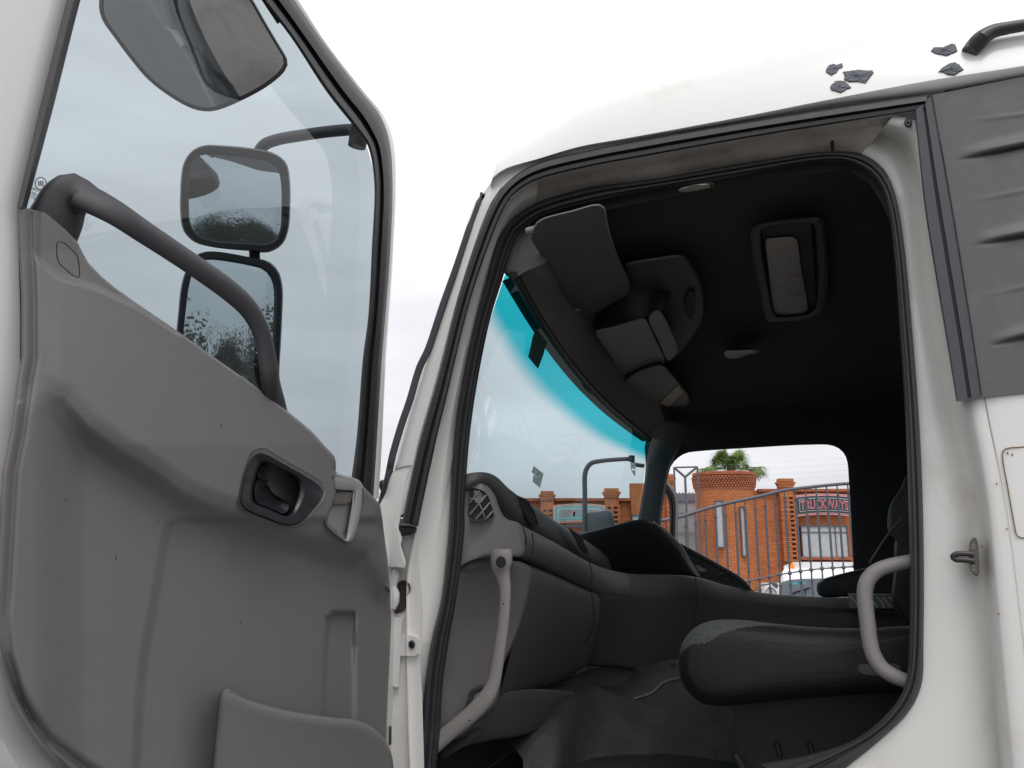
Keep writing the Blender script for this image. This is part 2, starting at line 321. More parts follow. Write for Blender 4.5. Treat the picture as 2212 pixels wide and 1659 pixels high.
def mixr(a, b, t): return [(p[0] + (q[0] - p[0]) * t, p[1] + (q[1] - p[1]) * t) for p, q in zip(a, b)]
rows = []
for (a, b, t, y) in [(0, 1, -.06, .10), (0, 1, 0, .088), (0, 1, .5, .082), (0, 1, .9, .085), (1, 2, .3, .10), (1, 2, .7, .105), (1, 2, .97, .07), (2, 3, .25, .03), (2, 3, .7, .008), (2, 3, 1, .003), (3, 4, .5, .0), (3, 4, .92, .002), (3, 4, 1.0, .003)]:
    rows.append([Yp(p[0], p[1], y) for p in mixr(rr[a], rr[b], t)])
m = MB(); m.grid(rows); part('rear_door_jamb', m, JAMB, TK, ang=50)
# ---- side body panel behind the door
m = MB()
edge = S(r4[4:], 40); rowsb = []
for t, y in ((0.0, .003), (.012, .0), (.1, -.003), (.5, -.006), (1, -.008)):
    rowsb.append([Yp(p[0] + (2420 - p[0]) * t, p[1] - 18 * t * (1 if p[1] < 900 else 0), y) for p in edge])
m.grid(rowsb); part('side_panel', m, WHITE, TK)
m = MB(); fl = C3R([(1180, 520), (1100, 535), (1010, 543), (985, 556), (982, 600), (1010, 760), (1050, 985), (1060, 1025), (1090, 1038), (1180, 1045)])
m.tube([Yp(p[0], p[1], -.0045) for p in S(fl, 40)], .0012, 6); part('sealed_flap_outline', m, mat('brown_dirt', (.22, .16, .10), .8), TK)
# rust specks
m = MB()
for (a, b) in C3R([(1005, 990), (868, 1085), (960, 1460), (950, 740), (1010, 570), (1035, 578)]):
    m = MB(); m.box(Yp(a, b, -.004), (.002, .001, .004)); part('rust_speck', m, mat('rust', (.25, .08, .04), .9), TK)
# ---- grey moulding strip and louvred side moulding
m = MB(); sA = [(1976, 240), (1997, 444), (2020, 590), (2048, 756), (2066, 868)]; sB = [(2013, 206), (2056, 444), (2080, 590), (2106, 756), (2121, 857)]
m.band(sA, sB, [(0, -.03), (0, .012), (.06, .02), (.45, .021), (.5, .013), (.56, .013), (.6, .021), (.93, .018), (1, .008), (1, -.02)], side(0), 40)
m.prism([sA[-1], sB[-1], (sB[-1][0] - 1, sB[-1][1] - 3), (sA[-1][0] - 1, sA[-1][1] - 3)], side(0), .02, -.03)
part('pillar_rubber_strip', m, RUBG, TK)
m = MB(); lA = S([(2014, 207), (2057, 444), (2081, 590), (2107, 756), (2122, 856)], 90)
def lou(u, v):                                          # horizontal ribs that swell towards the rear
    s = 0
    for (ua, va, sl, w) in ((2072, 343, -.21, 1), (2108, 527, -.19, 1), (2140, 745, -.25, 1), (2080, 262, -.12, .4), (2090, 436, -.2, .4), (2118, 640, -.22, .4)):
        d = v - (va + (u - ua) * sl); k = max(0, min(1, (u - ua) / 90)) * w
        if w == 1: s += .013 * k * math.exp(-((d + 9) / 11) ** 2) * (1 if d < 0 else math.exp(-d * 1.2)) - .010 * k * math.exp(-((d - 3) / 4) ** 2)
        else: s += .004 * math.exp(-(d / 5) ** 2) * k
    return s
rows = []
for t in np.linspace(0, 1, 26):
    rows.append([Yp(p[0] + (2330 - p[0]) * t, p[1] - (64 - 44 * (p[1] - 205) / 650) * t, -.010 - lou(p[0] + (2330 - p[0]) * t, p[1] - (64 - 44 * (p[1] - 205) / 650) * t)) for p in S([(2014, 205), (2057, 444), (2081, 590), (2107, 756), (2122, 858)], 260)])
m.grid(rows); part('louvred_side_moulding', m, MOULD, TK, ang=60)
# ---- roof: lip and curved shell
m = MB(); lipA = [(1059, 400), (1062, 387), (1088, 366), (1162, 343), (1250, 317), (1350, 299), (1455, 280), (1620, 249), (1781, 217), (2008, 174), (2212, 142), (2420, 104)]
lipB = [(1060, 404), (1064, 391), (1090, 370), (1163, 348), (1251, 323), (1352, 306), (1457, 288), (1620, 260), (1781, 231), (2000, 203), (2212, 165), (2420, 130)]
a = S(lipA, 80); b = S(lipB, 80)
m.grid([[Yp(p[0], p[1], .03) for p in b], [Yp(p[0], p[1], .0) for p in b], [Yp((p[0] + q[0]) / 2, (p[1] + q[1]) / 2, -.016) for p, q in zip(a, b)], [Yp(p[0], p[1], -.022) for p in a]])
rows = []
for k, (dy, dz) in enumerate([(0, 0), (.002, .012), (.012, .06), (.028, .12), (.05, .17), (.09, .205), (.16, .23), (.4, .25), (1.05, .27), (1.7, .25), (1.95, .22), (2.06, .12), (2.1, .0), (2.12, -.1)]):
    row = []
    for i, p in enumerate(a):
        q = Yp(p[0], p[1], -.022); fr = 1 / (1 + math.exp(-(q.x + .55) * 9)); ff = .15 + .85 * fr
        nose = -.07 * math.sin(min(1, max(0, dy / 2.1)) * math.pi)
        row.append(Vector((q.x + nose * (1 - fr), q.y + dy, q.z + dz * ff)))
    rows.append(row)
m.grid(rows); ROOFM = m; part('roof', m, WHITE, TK, ang=60)
# patches of old adhesive on the roof edge
from mathutils.bvhtree import BVHTree
RB = BVHTree.FromPolygons([tuple(p) for p in ROOFM.v], ROOFM.f)
def roofpt(u, v, off=0):
    h = RB.ray_cast(CAMP, ray(u, v).normalized())
    return (h[0] - ray(u, v).normalized() * off) if h[0] else Yp(u, v, -.02 - off)
pat = [[(615, 560), (640, 525), (670, 515), (700, 522), (740, 510), (745, 540), (715, 552), (700, 580), (655, 605), (618, 580)],
 [(755, 580), (810, 572), (870, 565), (980, 570), (990, 590), (965, 620), (930, 668), (870, 655), (800, 658), (765, 640), (770, 610)],
 [(648, 700), (690, 655), (730, 652), (760, 655), (812, 705), (775, 720), (735, 745), (700, 735), (660, 725)],
 [(1465, 410), (1490, 380), (1560, 380), (1620, 352), (1650, 360), (1668, 410), (1640, 425), (1585, 447), (1540, 435), (1500, 430)],
 [(1525, 580), (1560, 540), (1620, 510), (1650, 503), (1680, 520), (1718, 560), (1690, 575), (1650, 605), (1600, 600), (1550, 575)]]
for i, P in enumerate(pat):
    m = MB(); P = TR(P); cx = sum(p[0] for p in P) / len(P); cy = sum(p[1] for p in P) / len(P)
    rr_ = random.Random(i); Q = [(p[0] + (q[0] - p[0]) * t + rr_.uniform(-.5, .5), p[1] + (q[1] - p[1]) * t + rr_.uniform(-.5, .5)) for p, q in zip(P, P[1:] + P[:1]) for t in (0, .33, .66)]
    rm = MB(); rm.add([roofpt(cx + (p[0] - cx) * 1.07 + .2, cy + (p[1] - cy) * 1.07 + .4, .0012) for p in Q], [list(range(len(Q)))])
    rows = [[roofpt(cx + (p[0] - cx) * t, cy + (p[1] - cy) * t, h + rr_.uniform(0, .0022) * (t < 1)) for p in Q] for t, h in ((1, .0), (1, .003), (.85, .003), (.55, .003), (.25, .004), (.02, .003))]
    m.grid(rows, True); pa_ = part('torn_adhesive_patch', m, GUM, TK, False); part('rust_edge', rm, mat('rust_edge', (.20, .10, .07), .9, var=.4, vs=80), pa_, False)
# black roof rail
m = MB(); m.utube([p for p in TR([(1770, 425, 62), (1810, 375, 68), (1870, 310, 66), (1960, 255, 56), (2090, 225, 50), (2300, 190, 48), (2600, 140, 48)])], lambda u, v: roofpt(u, v, .03 if u > 2110 else .004), 40, 16)
part('roof_grab_rail', m, LATCHP, TK)
# small stop buffer
q0 = TR([(1277, 992)])[0]; m = MB(); m.dome([(q0[0] + 8.5 * math.cos(k), q0[1] + 10 * math.sin(k)) for k in np.linspace(0, 2 * math.pi, 13)[:-1]], side(-.012), [(1.1, -.02), (1, .0), (.9, .012), (.6, .018), (.3, .018), (.2, .012)], 24); part('rubber_stop', m, RUB, TK)
# striker on the rear jamb
m = MB(); P = C3R([(795, 1100), (805, 1050), (828, 1036), (843, 1060), (850, 1150), (852, 1230), (840, 1252), (815, 1235), (797, 1190)])
m.dome(P, side(.05), [(1, -.03), (1, .008), (.9, .014)], 30); st = part('striker_plate', m, mat('dark_plate', (.13, .12, .11), .4, metal=.6, var=.3, vs=30), TK)
m = MB(); m.tube([Yp(*C3R([p])[0], .035) for p in S([(820, 1130), (760, 1126), (722, 1130), (706, 1143), (722, 1158), (760, 1160), (825, 1168)], 24)], .0052, 10); part('striker_loop', m, mat('black_steel', (.05, .045, .045), .35, metal=.6), st)
for q in ((820, 1085), (822, 1205)):
    m = MB(); m.dome([(C3R([q])[0][0] + 3.6 * math.cos(k), C3R([q])[0][1] + 7 * math.sin(k)) for k in np.linspace(0, 2 * math.pi, 10)[:-1]], side(.04), [(1, 0), (.9, .006), (.5, .006), (.4, .002)], 16); part('screw', m, STEEL, st)
# ---- A-pillar outer skin and corner moulding tube
tb = C4([(790, 500), (775, 545), (750, 620), (700, 755), (600, 1050), (500, 1330), (390, 1659)]) + C5([(330, 310), (255, 560), (200, 720), (130, 960), (95, 1130), (40, 1340)]) + [(812, 1150)]
skin_r = [(1085, 405), (1059, 446), (997, 621), (946, 815), (905, 960), (890, 1030), (872, 1110)]
skin_l = [(1060, 400), (1032, 440), (978, 615), (912, 815), (866, 970), (848, 1040), (816, 1130)]
m = MB(); m.band(skin_l, skin_r, [(-.3, .10), (-.05, .012), (.1, .002), (.5, -.006), (.9, -.006), (1.05, .0), (1.1, .03)], J3, 60)
part('front_pillar_skin', m, WHITE, TK)
m = MB(); m.prism([(1058, 398), (1066, 384), (1090, 366), (1165, 344), (1250, 320), (1352, 302), (1457, 286), (1457, 300), (1300, 326), (1170, 362), (1118, 390), (1085, 425), (1062, 462), (1020, 470), (1040, 425)], side(0), .0, -.02); part('pillar_top_skin', m, WHITE, TK, False)
m = MB(); m.tube([Yp(p[0], p[1], .0 + .012 * (p[1] > 1000)) for p in S(tb, 70)], [.0035] * 2 + [.0075] * 5 + [.0088] * 63, 10); part('windscreen_corner_moulding', m, RUBG, TK)
m = MB(); m.prism(C4([(775, 490), (795, 515), (815, 498), (800, 560), (780, 590), (765, 580)]), side(.002), .002, -.001); part('torn_moulding_end', m, RUBG, TK, False)
m = MB(); P = CP([(425, 185), (580, 148), (566, 160), (520, 400), (470, 690), (460, 745), (495, 830), (475, 940), (500, 1000), (520, 1030), (522, 1125), (440, 1118), (300, 1100), (240, 640), (330, 420)])
m.dome(P, side(.0), [(1, -.03), (1.0, .003), (.97, .008), (.8, .010), (.3, .012)], 60); part('lower_pillar_panel', m, WHITE, TK)
m = MB(); m.tube([Yp(p[0], p[1], -.010) for p in S(CP([(430, 182), (500, 160), (582, 147)]), 10)], .0016, 6); part('panel_gap', m, mat('grey_gap', (.3, .27, .25), .8), TK)
m = MB(); m.tube([Yp(*q, .02) for q in CP([(470, 765), (560, 758), (600, 756), (622, 765)])], [.014, .013, .010, .006], 12); part('drain_plug', m, RUB, TK)
m = MB(); m.dome(CP([(272, 330), (282, 295), (318, 280), (332, 300), (325, 360), (305, 412), (288, 380)]), side(.0), [(1, 0), (.9, .02), (.4, .03)], 14); part('wiper_pivot', m, RUB, TK, False)
# hinge, hinge pocket, check strap and bolted tab
m = MB(); m.dome(CP([(440, 1300), (470, 1245), (520, 1235), (565, 1270), (575, 1330), (540, 1375), (535, 1440), (530, 1500), (470, 1545), (400, 1540), (400, 1300)]), lambda u, v, o=0: Yp(u, v, .045 + o), [(1, 0), (.93, -.002), (.8, .004)], 30); part('hinge_pocket', m, mat('pocket_shade_brown', (.07, .055, .045), .8, var=.3, vs=30), TK)  # pocket is a dark patch, its brown stands in for shade inside the hole
m = MB(); m.tube([Yp(*q, .02) for q in CP([(405, 1140), (425, 1200), (415, 1270), (412, 1300), (428, 1360), (424, 1440), (405, 1500)])], [.011, .012, .008, .008, .011, .011, .008], 10); part('upper_hinge', m, JAMB, TK)
m = MB(); P = C6([(125, 625), (185, 632), (182, 735), (160, 1105), (100, 1095), (60, 1090), (60, 625)]); m.prism(P, side(.045), .012, -.01)
m.prism(C6([(185, 735), (285, 765), (302, 790), (298, 870), (270, 892), (170, 890)]), side(.045), .008, -.005); m.prism(C6([(88, 1290), (128, 1300), (120, 1659), (118, 1900), (40, 1900), (40, 1290)]), side(.045), .012, -.01)
tb_ = part('hinge_bracket', m, JAMB, TK, False)
m = MB(); q = C6([(250, 813)])[0]; m.dome([(q[0] + 7.5 * math.cos(k), q[1] + 9 * math.sin(k)) for k in np.linspace(0, 2 * math.pi, 13)[:-1]], side(.036), [(1, 0), (.95, .004), (.55, .006), (.5, .001)], 24); part('bolt', m, mat('dark_bolt', (.05, .055, .06), .4, metal=.5), tb_)
m = MB()
for k in range(9): m.tube([Yp(C6([(88, 1375 + k * 13)])[0][0] - 5, C6([(88, 1375 + k * 13)])[0][1], .02), Yp(C6([(88, 1375 + k * 13)])[0][0] + 6, C6([(88, 1375 + k * 13)])[0][1] + 2, .02)], .0042, 8)
part('cable_boot', m, RUB, TK)

# ================================================================== DOOR (part) with sub-parts
trimR = C2([(700, 10), (920, 160), (1100, 290), (1300, 430), (1490, 570), (1620, 680), (1700, 770)])
white_r = [(520, -190), (590, -85), (647, 0), (705, 91), (789, 199), (830, 249), (849, 299), (856, 386), (850, 540), (840, 688), (834, 772), (826, 939), (818, 1075)]
blk_ro = [(502, -190), (575, -85), (636, 0), (697, 91), (780, 199), (822, 252), (841, 305), (848, 386), (843, 540), (832, 688), (825, 772), (815, 939), (806, 1085)]
blk_ri = [(452, -180), (510, -78), (566, 0), (628, 80), (706, 199), (770, 280), (792, 309), (808, 386), (803, 540), (795, 688), (784, 772), (771, 939), (757, 1050)]
m = MB()
m.band(white_r, blk_ro, [(0, -.07), (0, -.008), (.3, .002), (1, .0), (1.3, -.02)], door, 80)
# rear frame and top bar
wl = [(-260, -330), (-330, -100), (-395, 200), (-440, 446), (-450, 700), (-440, 1100)]
wr = [(196, -190), (148, -10), (100, 180), (36, 446), (34, 700), (34, 1100)]
m.band(wl, wr, [(0, -.07), (0, 0), (.8, .004), (1.02, -.004), (1.02, -.03)], door, 40)
m.band([(-260, -330), (150, -300), (520, -190)], [(196, -190), (330, -190), (452, -180)], [(0, -.07), (0, 0), (1, 0), (1, -.03)], door, 20)
# lower shell behind trim
shell = [(-440, 446), (30, 460), (180, 610), (300, 690), (600, 920), (740, 1030), (822, 1090), (833, 1177), (846, 1223), (852, 1264), (852, 1350), (849, 1500), (846, 1659), (840, 1850), (200, 1900), (100, 1760), (40, 1659), (0, 1590), (-60, 1480), (-120, 1300)]
m.prism(shell, door, -.032, -.08)
DOOR = part('passenger_door', m, WHITE, TK)
# white strip left of the trim that shows beside it
m = MB(); m.band(blk_ri, blk_ro, [(0, -.03), (0, .004), (.12, .010), (.3, .010), (.36, .002), (.46, .002), (.52, .014), (.8, .016), (.95, .008), (1, 0)], door, 90)
m.band([(145 + 45, -165), (174 - 29, 0), (92, 210), (37, 446)][0:4], [(222, -165), (174, 0), (116, 230), (57, 452)], [(0, 0), (.05, .012), (.5, .016), (.9, .010), (1, -.02)], door, 40)
m.band([(196, -200), (330, -200), (480, -200)], [(222, -165), (330, -165), (458, -165)], [(0, 0), (.2, .012), (1, -.02)], door, 12)
m.prism(CM([(1270, -20), (1400, 0), (1452, 145), (1400, 178)]), door, .002, -.004)
part('window_seal', m, RUB, DOOR)
m = MB(); gp = [(200, -180), (470, -180), (580, 0), (715, 185), (785, 290), (812, 386), (808, 540), (800, 688), (790, 772), (776, 939), (764, 1060), (600, 940), (380, 790), (200, 640), (50, 560), (45, 446), (160, 0)]
m.add([door(p[0], p[1], -.05) for p in gp], [list(range(len(gp)))]); part('window_glass', m, GDOOR, DOOR, False)
# ---- trim heightfield
def dseg(u, v, L):
    best = (1e9, 0)
    for a, b in zip(L[:-1], L[1:]):
        dx, dy = b[0] - a[0], b[1] - a[1]; t = max(0, min(1, ((u - a[0]) * dx + (v - a[1]) * dy) / (dx * dx + dy * dy)))
        d = math.hypot(u - a[0] - dx * t, v - a[1] - dy * t)
        if d < best[0]: best = (d, (dx * (v - a[1]) - dy * (u - a[0])))
    return best[0] * (1 if best[1] > 0 else -1)
def ss(x, a, b): t = max(0, min(1, (x - a) / (b - a))); return t * t * (3 - 2 * t)
L1 = [(60, 862), (95, 850), (135, 868), (187, 925), (249, 972), (332, 1022), (394, 1070), (457, 1098), (519, 1117), (623, 1152), (706, 1176), (789, 1200), (830, 1262)]
L2 = [(420, 1112), (385, 1116), (366, 1129), (357, 1150), (332, 1300), (315, 1390), (303, 1470), (290, 1700)]
GR = [(-40, 1180), (-12, 1300), (8, 1412), (33, 1487), (62, 1541), (104, 1599), (174, 1653), (260, 1710)]
ME = [(60, 545), (83, 556), (100, 574), (125, 593), (207, 618), (290, 656), (345, 690), (384, 716)]
SL = [(697, 1560), (700, 1450), (708, 1330), (718, 1317), (743, 1317), (764, 1328), (772, 1350), (772, 1560)]
def inrect(u, v):
    l = 700 + (1350 - v) * .05 if v > 1330 else 708; r = 772; t = 1317
    return min(ss(u, l, l + 13), 1 - ss(u, r - 13, r)) * ss(v, t, t + 14)
def inpoly(u, v, P):
    c = False
    for (x0, y0), (x1, y1) in zip(P, P[1:] + P[:1]):
        if (y0 > v) != (y1 > v) and u < (x1 - x0) * (v - y0) / (y1 - y0) + x0: c = not c
    return c
EO = CH([(268, 980), (285, 850), (315, 700), (390, 490), (440, 405), (500, 368), (560, 366), (640, 395), (900, 540), (1150, 680), (1310, 785), (1368, 860), (1370, 920), (1330, 1010), (1250, 1110), (1150, 1220), (1060, 1290), (960, 1325), (850, 1320), (600, 1230), (360, 1130), (295, 1075)])
EI = CH([(430, 900), (445, 800), (490, 630), (545, 520), (590, 500), (640, 505), (700, 540), (820, 595), (960, 665), (1015, 710), (1042, 780), (1040, 880), (1015, 990), (980, 1090), (945, 1170), (900, 1205), (850, 1207), (760, 1170), (640, 1115), (500, 1060), (455, 1030), (432, 970)])
HO = CH([(1530, 650), (1650, 670), (1790, 705), (1860, 745), (1895, 800), (1905, 860), (1895, 1080), (1860, 1230), (1800, 1440), (1760, 1530), (1700, 1560), (1640, 1520), (1420, 1340), (1400, 1270), (1405, 1215), (1500, 1000), (1530, 850)])
HI = CH([(1515, 862), (1620, 868), (1740, 872), (1790, 890), (1788, 960), (1770, 1080), (1748, 1200), (1720, 1350), (1690, 1490), (1668, 1518), (1640, 1510), (1600, 1480), (1425, 1345), (1408, 1290), (1408, 1225), (1450, 1130), (1500, 980)])
right = [(37, 446), (60, 450), (85, 457), (98, 459), (122, 477), (146, 498), (168, 524), (178, 545), (191, 568), (218, 596), (249, 622), (291, 652), (382, 714), (457, 768), (540, 826), (618, 885), (672, 930), (706, 968), (722, 985), (726, 1000), (725, 1018), (732, 1026), (776, 1038), (790, 1056), (820, 1088), (826, 1120), (832, 1170), (838, 1215), (842, 1262), (845, 1340), (842, 1420), (838, 1495), (834, 1595), (832, 1780)]
left = [(37, 446), (40, 520), (46, 648), (46, 773), (37, 823), (21, 939), (4, 1022), (-6, 1200), (-14, 1330), (-4, 1420), (20, 1515), (50, 1575), (90, 1630), (130, 1675), (190, 1740), (230, 1780)]
def hgt(u, v):
    h = .030
    d = dseg(u, v, L1)
    k = ss(d, -12, 50) * ss(u, 70, 190)
    h -= .034 * k * (.50 + .50 * math.exp(-max(0, d) / 230))
    if v > 1100: h -= .008 * ss(-dseg(u, v, L2), -12, 14) * ss(v, 1112, 1135)
    h -= .016 * inrect(u, v) * (1 - .5 * ss(v, 1330, 1480))
    if v > 1100:
        dg = dseg(u, v, GR); h -= .014 * math.exp(-(dg / 13) ** 2); h -= .020 * ss(dg, 6, 40)
    if v < 760:
        dm = dseg(u, v, ME); h -= .012 * (1 - ss(dm, -5, 11)) * ss(u, 72, 90)
    x0 = float(np.interp(v, [p[1] for p in left], [p[0] for p in left])) + 27
    T_ = max(0, min(1, (960 - v) / 420.)); h -= .018 * T_ * ss(-d, -40, 40); h += .013 * (1 - T_) * ss(-d, -15, 45) * ss(u, 60, 140)
    h -= .006 * math.exp(-((u - x0) / 8) ** 2)
    # crease towards hinge side
    if v > 1040: h -= .012 * ss(u, 806 + (v - 1080) * .06, 830 + (v - 1080) * .05)
    if 540 < u < 800 and 960 < v < 1190:
        if inpoly(u, v, [(p[0] + (619 - p[0]) * .10, p[1] + (1045 - p[1]) * .10) for p in EO]): h -= .05
        if inpoly(u, v, [(p[0] + (750 - p[0]) * .10, p[1] + (1100 - p[1]) * .10) for p in HO]): h = min(h, .014)
    return h
vs_ = list(np.arange(446, 470, 1.0)) + list(np.arange(470, 1780, 4.0)) + [1780]
rows = []
for v in vs_:
    a_ = float(np.interp(v, [p[1] for p in left], [p[0] for p in left])); b_ = float(np.interp(v, [p[1] for p in right], [p[0] for p in right]))
    if b_ - a_ < .5: b_ = a_ + .5
    ts = np.linspace(0, 1, 270); row = []
    for t in ts:
        u = a_ + (b_ - a_) * t; eg = min((b_ - u), 40); rd = .012 * (1 - min(1, eg / 8.)) ** 2 + (.010 * (1 - min(1, (u - a_) / 8.)) ** 2)
        row.append(door(u, v, hgt(u, v) - rd))
    back = door(b_, v, -.035); front = door(a_, v, -.035)
    rows.append([front] + row + [back])
m = MB(); m.grid(rows); part('trim_panel', m, TRIM, DOOR, ang=80)
# little cover cap
cap = C1([(295, 1290), (302, 1258), (335, 1266), (372, 1298), (402, 1332), (411, 1380), (410, 1445), (378, 1432), (340, 1400), (312, 1375), (298, 1340)])
m = MB(); q = S(cap, 40, True); m.tube([door(p[0], p[1], .0155) for p in q] + [door(q[0][0], q[0][1], .0155)], .0007, 5); part('cover_cap_seam', m, BLK, DOOR)
# marks
m = MB()
for (a, b, l) in C2([(1152, 650, 36), (342, 1040, 9), (820, 1155, 9), (605, 1340, 32), (1255, 1680, 18)]):
    m = MB(); m.box(door(a, b, hgt(a, b) + .0008), (.0006, .0015, l * .00028 + .002)); part('scuff_mark', m, mat('dark_scuff', (.085, .08, .082), .8), DOOR)
# grab handle
gh = C1([(205, 1330, 150), (255, 1225, 148), (300, 1130, 142), (336, 1050, 128), (395, 1008, 108), (475, 1042, 92), (600, 1108, 76), (750, 1208, 68), (900, 1307, 64), (1050, 1409, 63), (1180, 1502, 64), (1280, 1590, 63), (1345, 1690, 62), (1380, 1800, 62), (1400, 1920, 66), (1415, 2030, 75), (1432, 2150, 88)])
m = MB(); m.utube(gh, lambda u, v: door(u, v, .045 - .03 * ss(v, 800, 880) - .080 * (1 - ss(u, 60, 290))), 90, 22, flat=.5, fn=DN); part('grab_handle', m, DARKP, DOOR)
# latch
hb = .0425
m = MB(); E1 = CH([(245, 990), (265, 840), (300, 680), (375, 450), (420, 350), (490, 300), (600, 285), (700, 340), (930, 480), (1200, 640), (1340, 730), (1400, 830), (1400, 930), (1350, 1030), (1270, 1130), (1170, 1240), (1070, 1310), (960, 1345), (850, 1340), (590, 1250), (345, 1150), (275, 1090)])
m.band(E1, EO, [(0, hb + .0005), (.1, hb + .0025), (.6, hb + .001), (.9, hb - .006), (1.1, hb - .012)], door, 80, True); part('latch_surround_step', m, TRIM, DOOR)
m = MB(); m.band(EO, EI, [(0, hb - .01), (.02, hb + .002), (.10, hb + .006), (.75, hb + .003), (.92, hb - .002), (1, hb - .010), (1.0, hb - .045)], door, 80, True)
LA = part('latch_escutcheon', m, LATCHP, DOOR)
m = MB(); m.prism(EI, door, -.008, -.0115, 40); part('latch_recess', m, BLK, LA)
m = MB(); m.dome(CH([(455, 760), (500, 722), (560, 735), (640, 800), (690, 885), (820, 975), (930, 1055), (915, 1150), (850, 1190), (760, 1155), (600, 1090), (480, 1035), (445, 960), (440, 850)]), lambda u, v, o=0: door(u, v, o + .000035 * (1150 - v) * 0), [(1, .0), (1, .016), (.93, .020), (.6, .012), (.3, .010)], 50); part('latch_lever', m, LATCHP, LA)
m = MB(); m.dome(CH([(485, 700), (510, 590), (560, 528), (620, 530), (668, 565), (660, 660), (645, 755), (560, 730)]), door, [(1, .0), (1, .012), (.9, .016), (.4, .014)], 40); part('lock_knob', m, LATCHP, LA)
m = MB(); m.tube([door(*p, hb + .0065) for p in S(CH([(330, 722), (380, 732), (430, 715), (470, 712)]), 12)], .0006, 5); part('escutcheon_joint', m, BLK, LA)
# hinge-side housing
doorh = lambda u, v, off=0: door(u, v, off + .011)
m = MB(); m.band(HO, HI, [(0, .016), (0, .029), (.15, .032), (.6, .032), (.95, .029), (1, .02), (1, .010)], doorh, 70, True); HG = part('hinge_side_housing', m, TRIML, DOOR, label='lighter grey moulded housing with a bare metal bracket inside')
m = MB(); m.prism(HI, doorh, .014, .008, 50); part('housing_floor', m, TRIML, HG)
m = MB(); m.prism(CH([(1490, 1000), (1530, 920), (1570, 895), (1745, 890), (1755, 900), (1735, 1010), (1700, 1040), (1540, 1045), (1500, 1060), (1450, 1130)]), doorh, .024, .021); part('metal_bracket', m, STEEL, HG, False)
m = MB(); m.tube([doorh(*p, .026) for p in S(CH([(1775, 880), (1765, 1050), (1730, 1280), (1690, 1500)]), 16)], .0022, 8); part('housing_rib', m, TRIML, HG)
# map pocket
pt = C3([(1165, 985), (1185, 990), (1300, 1042), (1480, 1092), (1700, 1128), (1870, 1150), (1960, 1200), (2010, 1260), (2040, 1330), (2052, 1450), (2060, 1700)])
pb = C3([(1120, 1750), (1140, 1750), (1250, 1750), (1450, 1750), (1650, 1750), (1850, 1750), (1950, 1750), (2000, 1750), (2030, 1750), (2050, 1750), (2060, 1750)])
m = MB(); a = S(pt, 60); b = S(pb, 60)
rows = []
for t, o in ((0, .008), (0, .048), (.012, .060), (.035, .066), (.09, .064), (.3, .060), (1, .05)):
    rows.append([door(p[0] + (q[0] - p[0]) * t, p[1] + (q[1] - p[1]) * t, o) for p, q in zip(a, b)])
m.grid(rows)
lp = C3([(1168, 985), (1150, 1010), (1142, 1060), (1130, 1180), (1110, 1400), (1098, 1750)]); rp = [(p[0] + 14, p[1]) for p in lp]
m.band(lp, rp, [(0, .0), (0, .035), (.3, .052), (1, .0605)], door, 30)
part('map_pocket', m, TRIM, DOOR, ang=70)
# ---- mirrors hung on the door, beyond its glass
MN = Vector((.77, -.63, -.11)).normalized(); MP = Vector((-1.16, -.24, 2.45))
def mir(u, v, off=0): return onp(u, v, MP + MN * off, MN)
MO = C1([(945, 900), (960, 840), (1000, 785), (1060, 757), (1150, 757), (1350, 778), (1430, 800), (1490, 850), (1508, 930), (1510, 1100), (1500, 1200), (1470, 1270), (1400, 1312), (1300, 1306), (1100, 1285), (1010, 1258), (955, 1200), (938, 1100), (939, 1000)])
MI = C1([(988, 900), (998, 850), (1025, 812), (1070, 796), (1150, 799), (1350, 822), (1410, 840), (1452, 880), (1468, 940), (1471, 1100), (1463, 1190), (1440, 1240), (1390, 1266), (1300, 1264), (1110, 1250), (1035, 1226), (992, 1170), (983, 1080), (983, 1000)])
m = MB(); m.band(MO, MI, [(-.02, -.05), (0, -.006), (.15, .006), (.8, .006), (1, .0), (1.02, -.006)], mir, 70, True); m.dome(MO, mir, [(1, -.04), (.95, -.07), (.7, -.09)], 50); UM = part('wide_angle_mirror', m, mat('mirror_housing', (.03, .03, .033), .45, var=.1), TK, label='squarish upper mirror with a black rim seen through the door glass')
m = MB(); m.dome(MI, mir, [(1.01, -.004), (.8, -.0025), (.5, -.001), (.2, 0)], 50); part('mirror_glass', m, MIRR, UM)
MN2 = Vector((.80, -.60, -.06)).normalized(); MP2 = Vector((-1.16, -.24, 2.2))
def mir2(u, v, off=0): return onp(u, v, MP2 + MN2 * off, MN2)
LO = C1([(945, 1480), (975, 1390), (1010, 1335), (1060, 1312), (1130, 1310), (1330, 1345), (1400, 1362), (1448, 1410), (1470, 1490), (1468, 1659), (1455, 1900), (1440, 2150), (1400, 2200), (950, 2200), (880, 2150), (905, 1850), (925, 1659)])
LI = C1([(985, 1480), (1005, 1410), (1035, 1362), (1075, 1348), (1140, 1350), (1325, 1382), (1380, 1400), (1415, 1440), (1432, 1500), (1430, 1659), (1420, 1900), (1405, 2120), (1370, 2160), (980, 2160), (925, 2120), (945, 1850), (962, 1659)])
m = MB(); m.band(LO, LI, [(-.02, -.05), (0, -.006), (.15, .006), (.8, .006), (1, .0), (1.02, -.006)], mir2, 70, True); m.dome(LO, mir2, [(1, -.04), (.95, -.07), (.7, -.09)], 50); LM = part('main_mirror', m, MATS['mirror_housing'], TK, label='tall lower mirror behind the diagonal door handle')
m = MB(); m.dome(LI, mir2, [(1.01, -.004), (.8, -.003), (.5, -.0015), (.2, 0)], 50); part('mirror_glass', m, MIRR, LM)
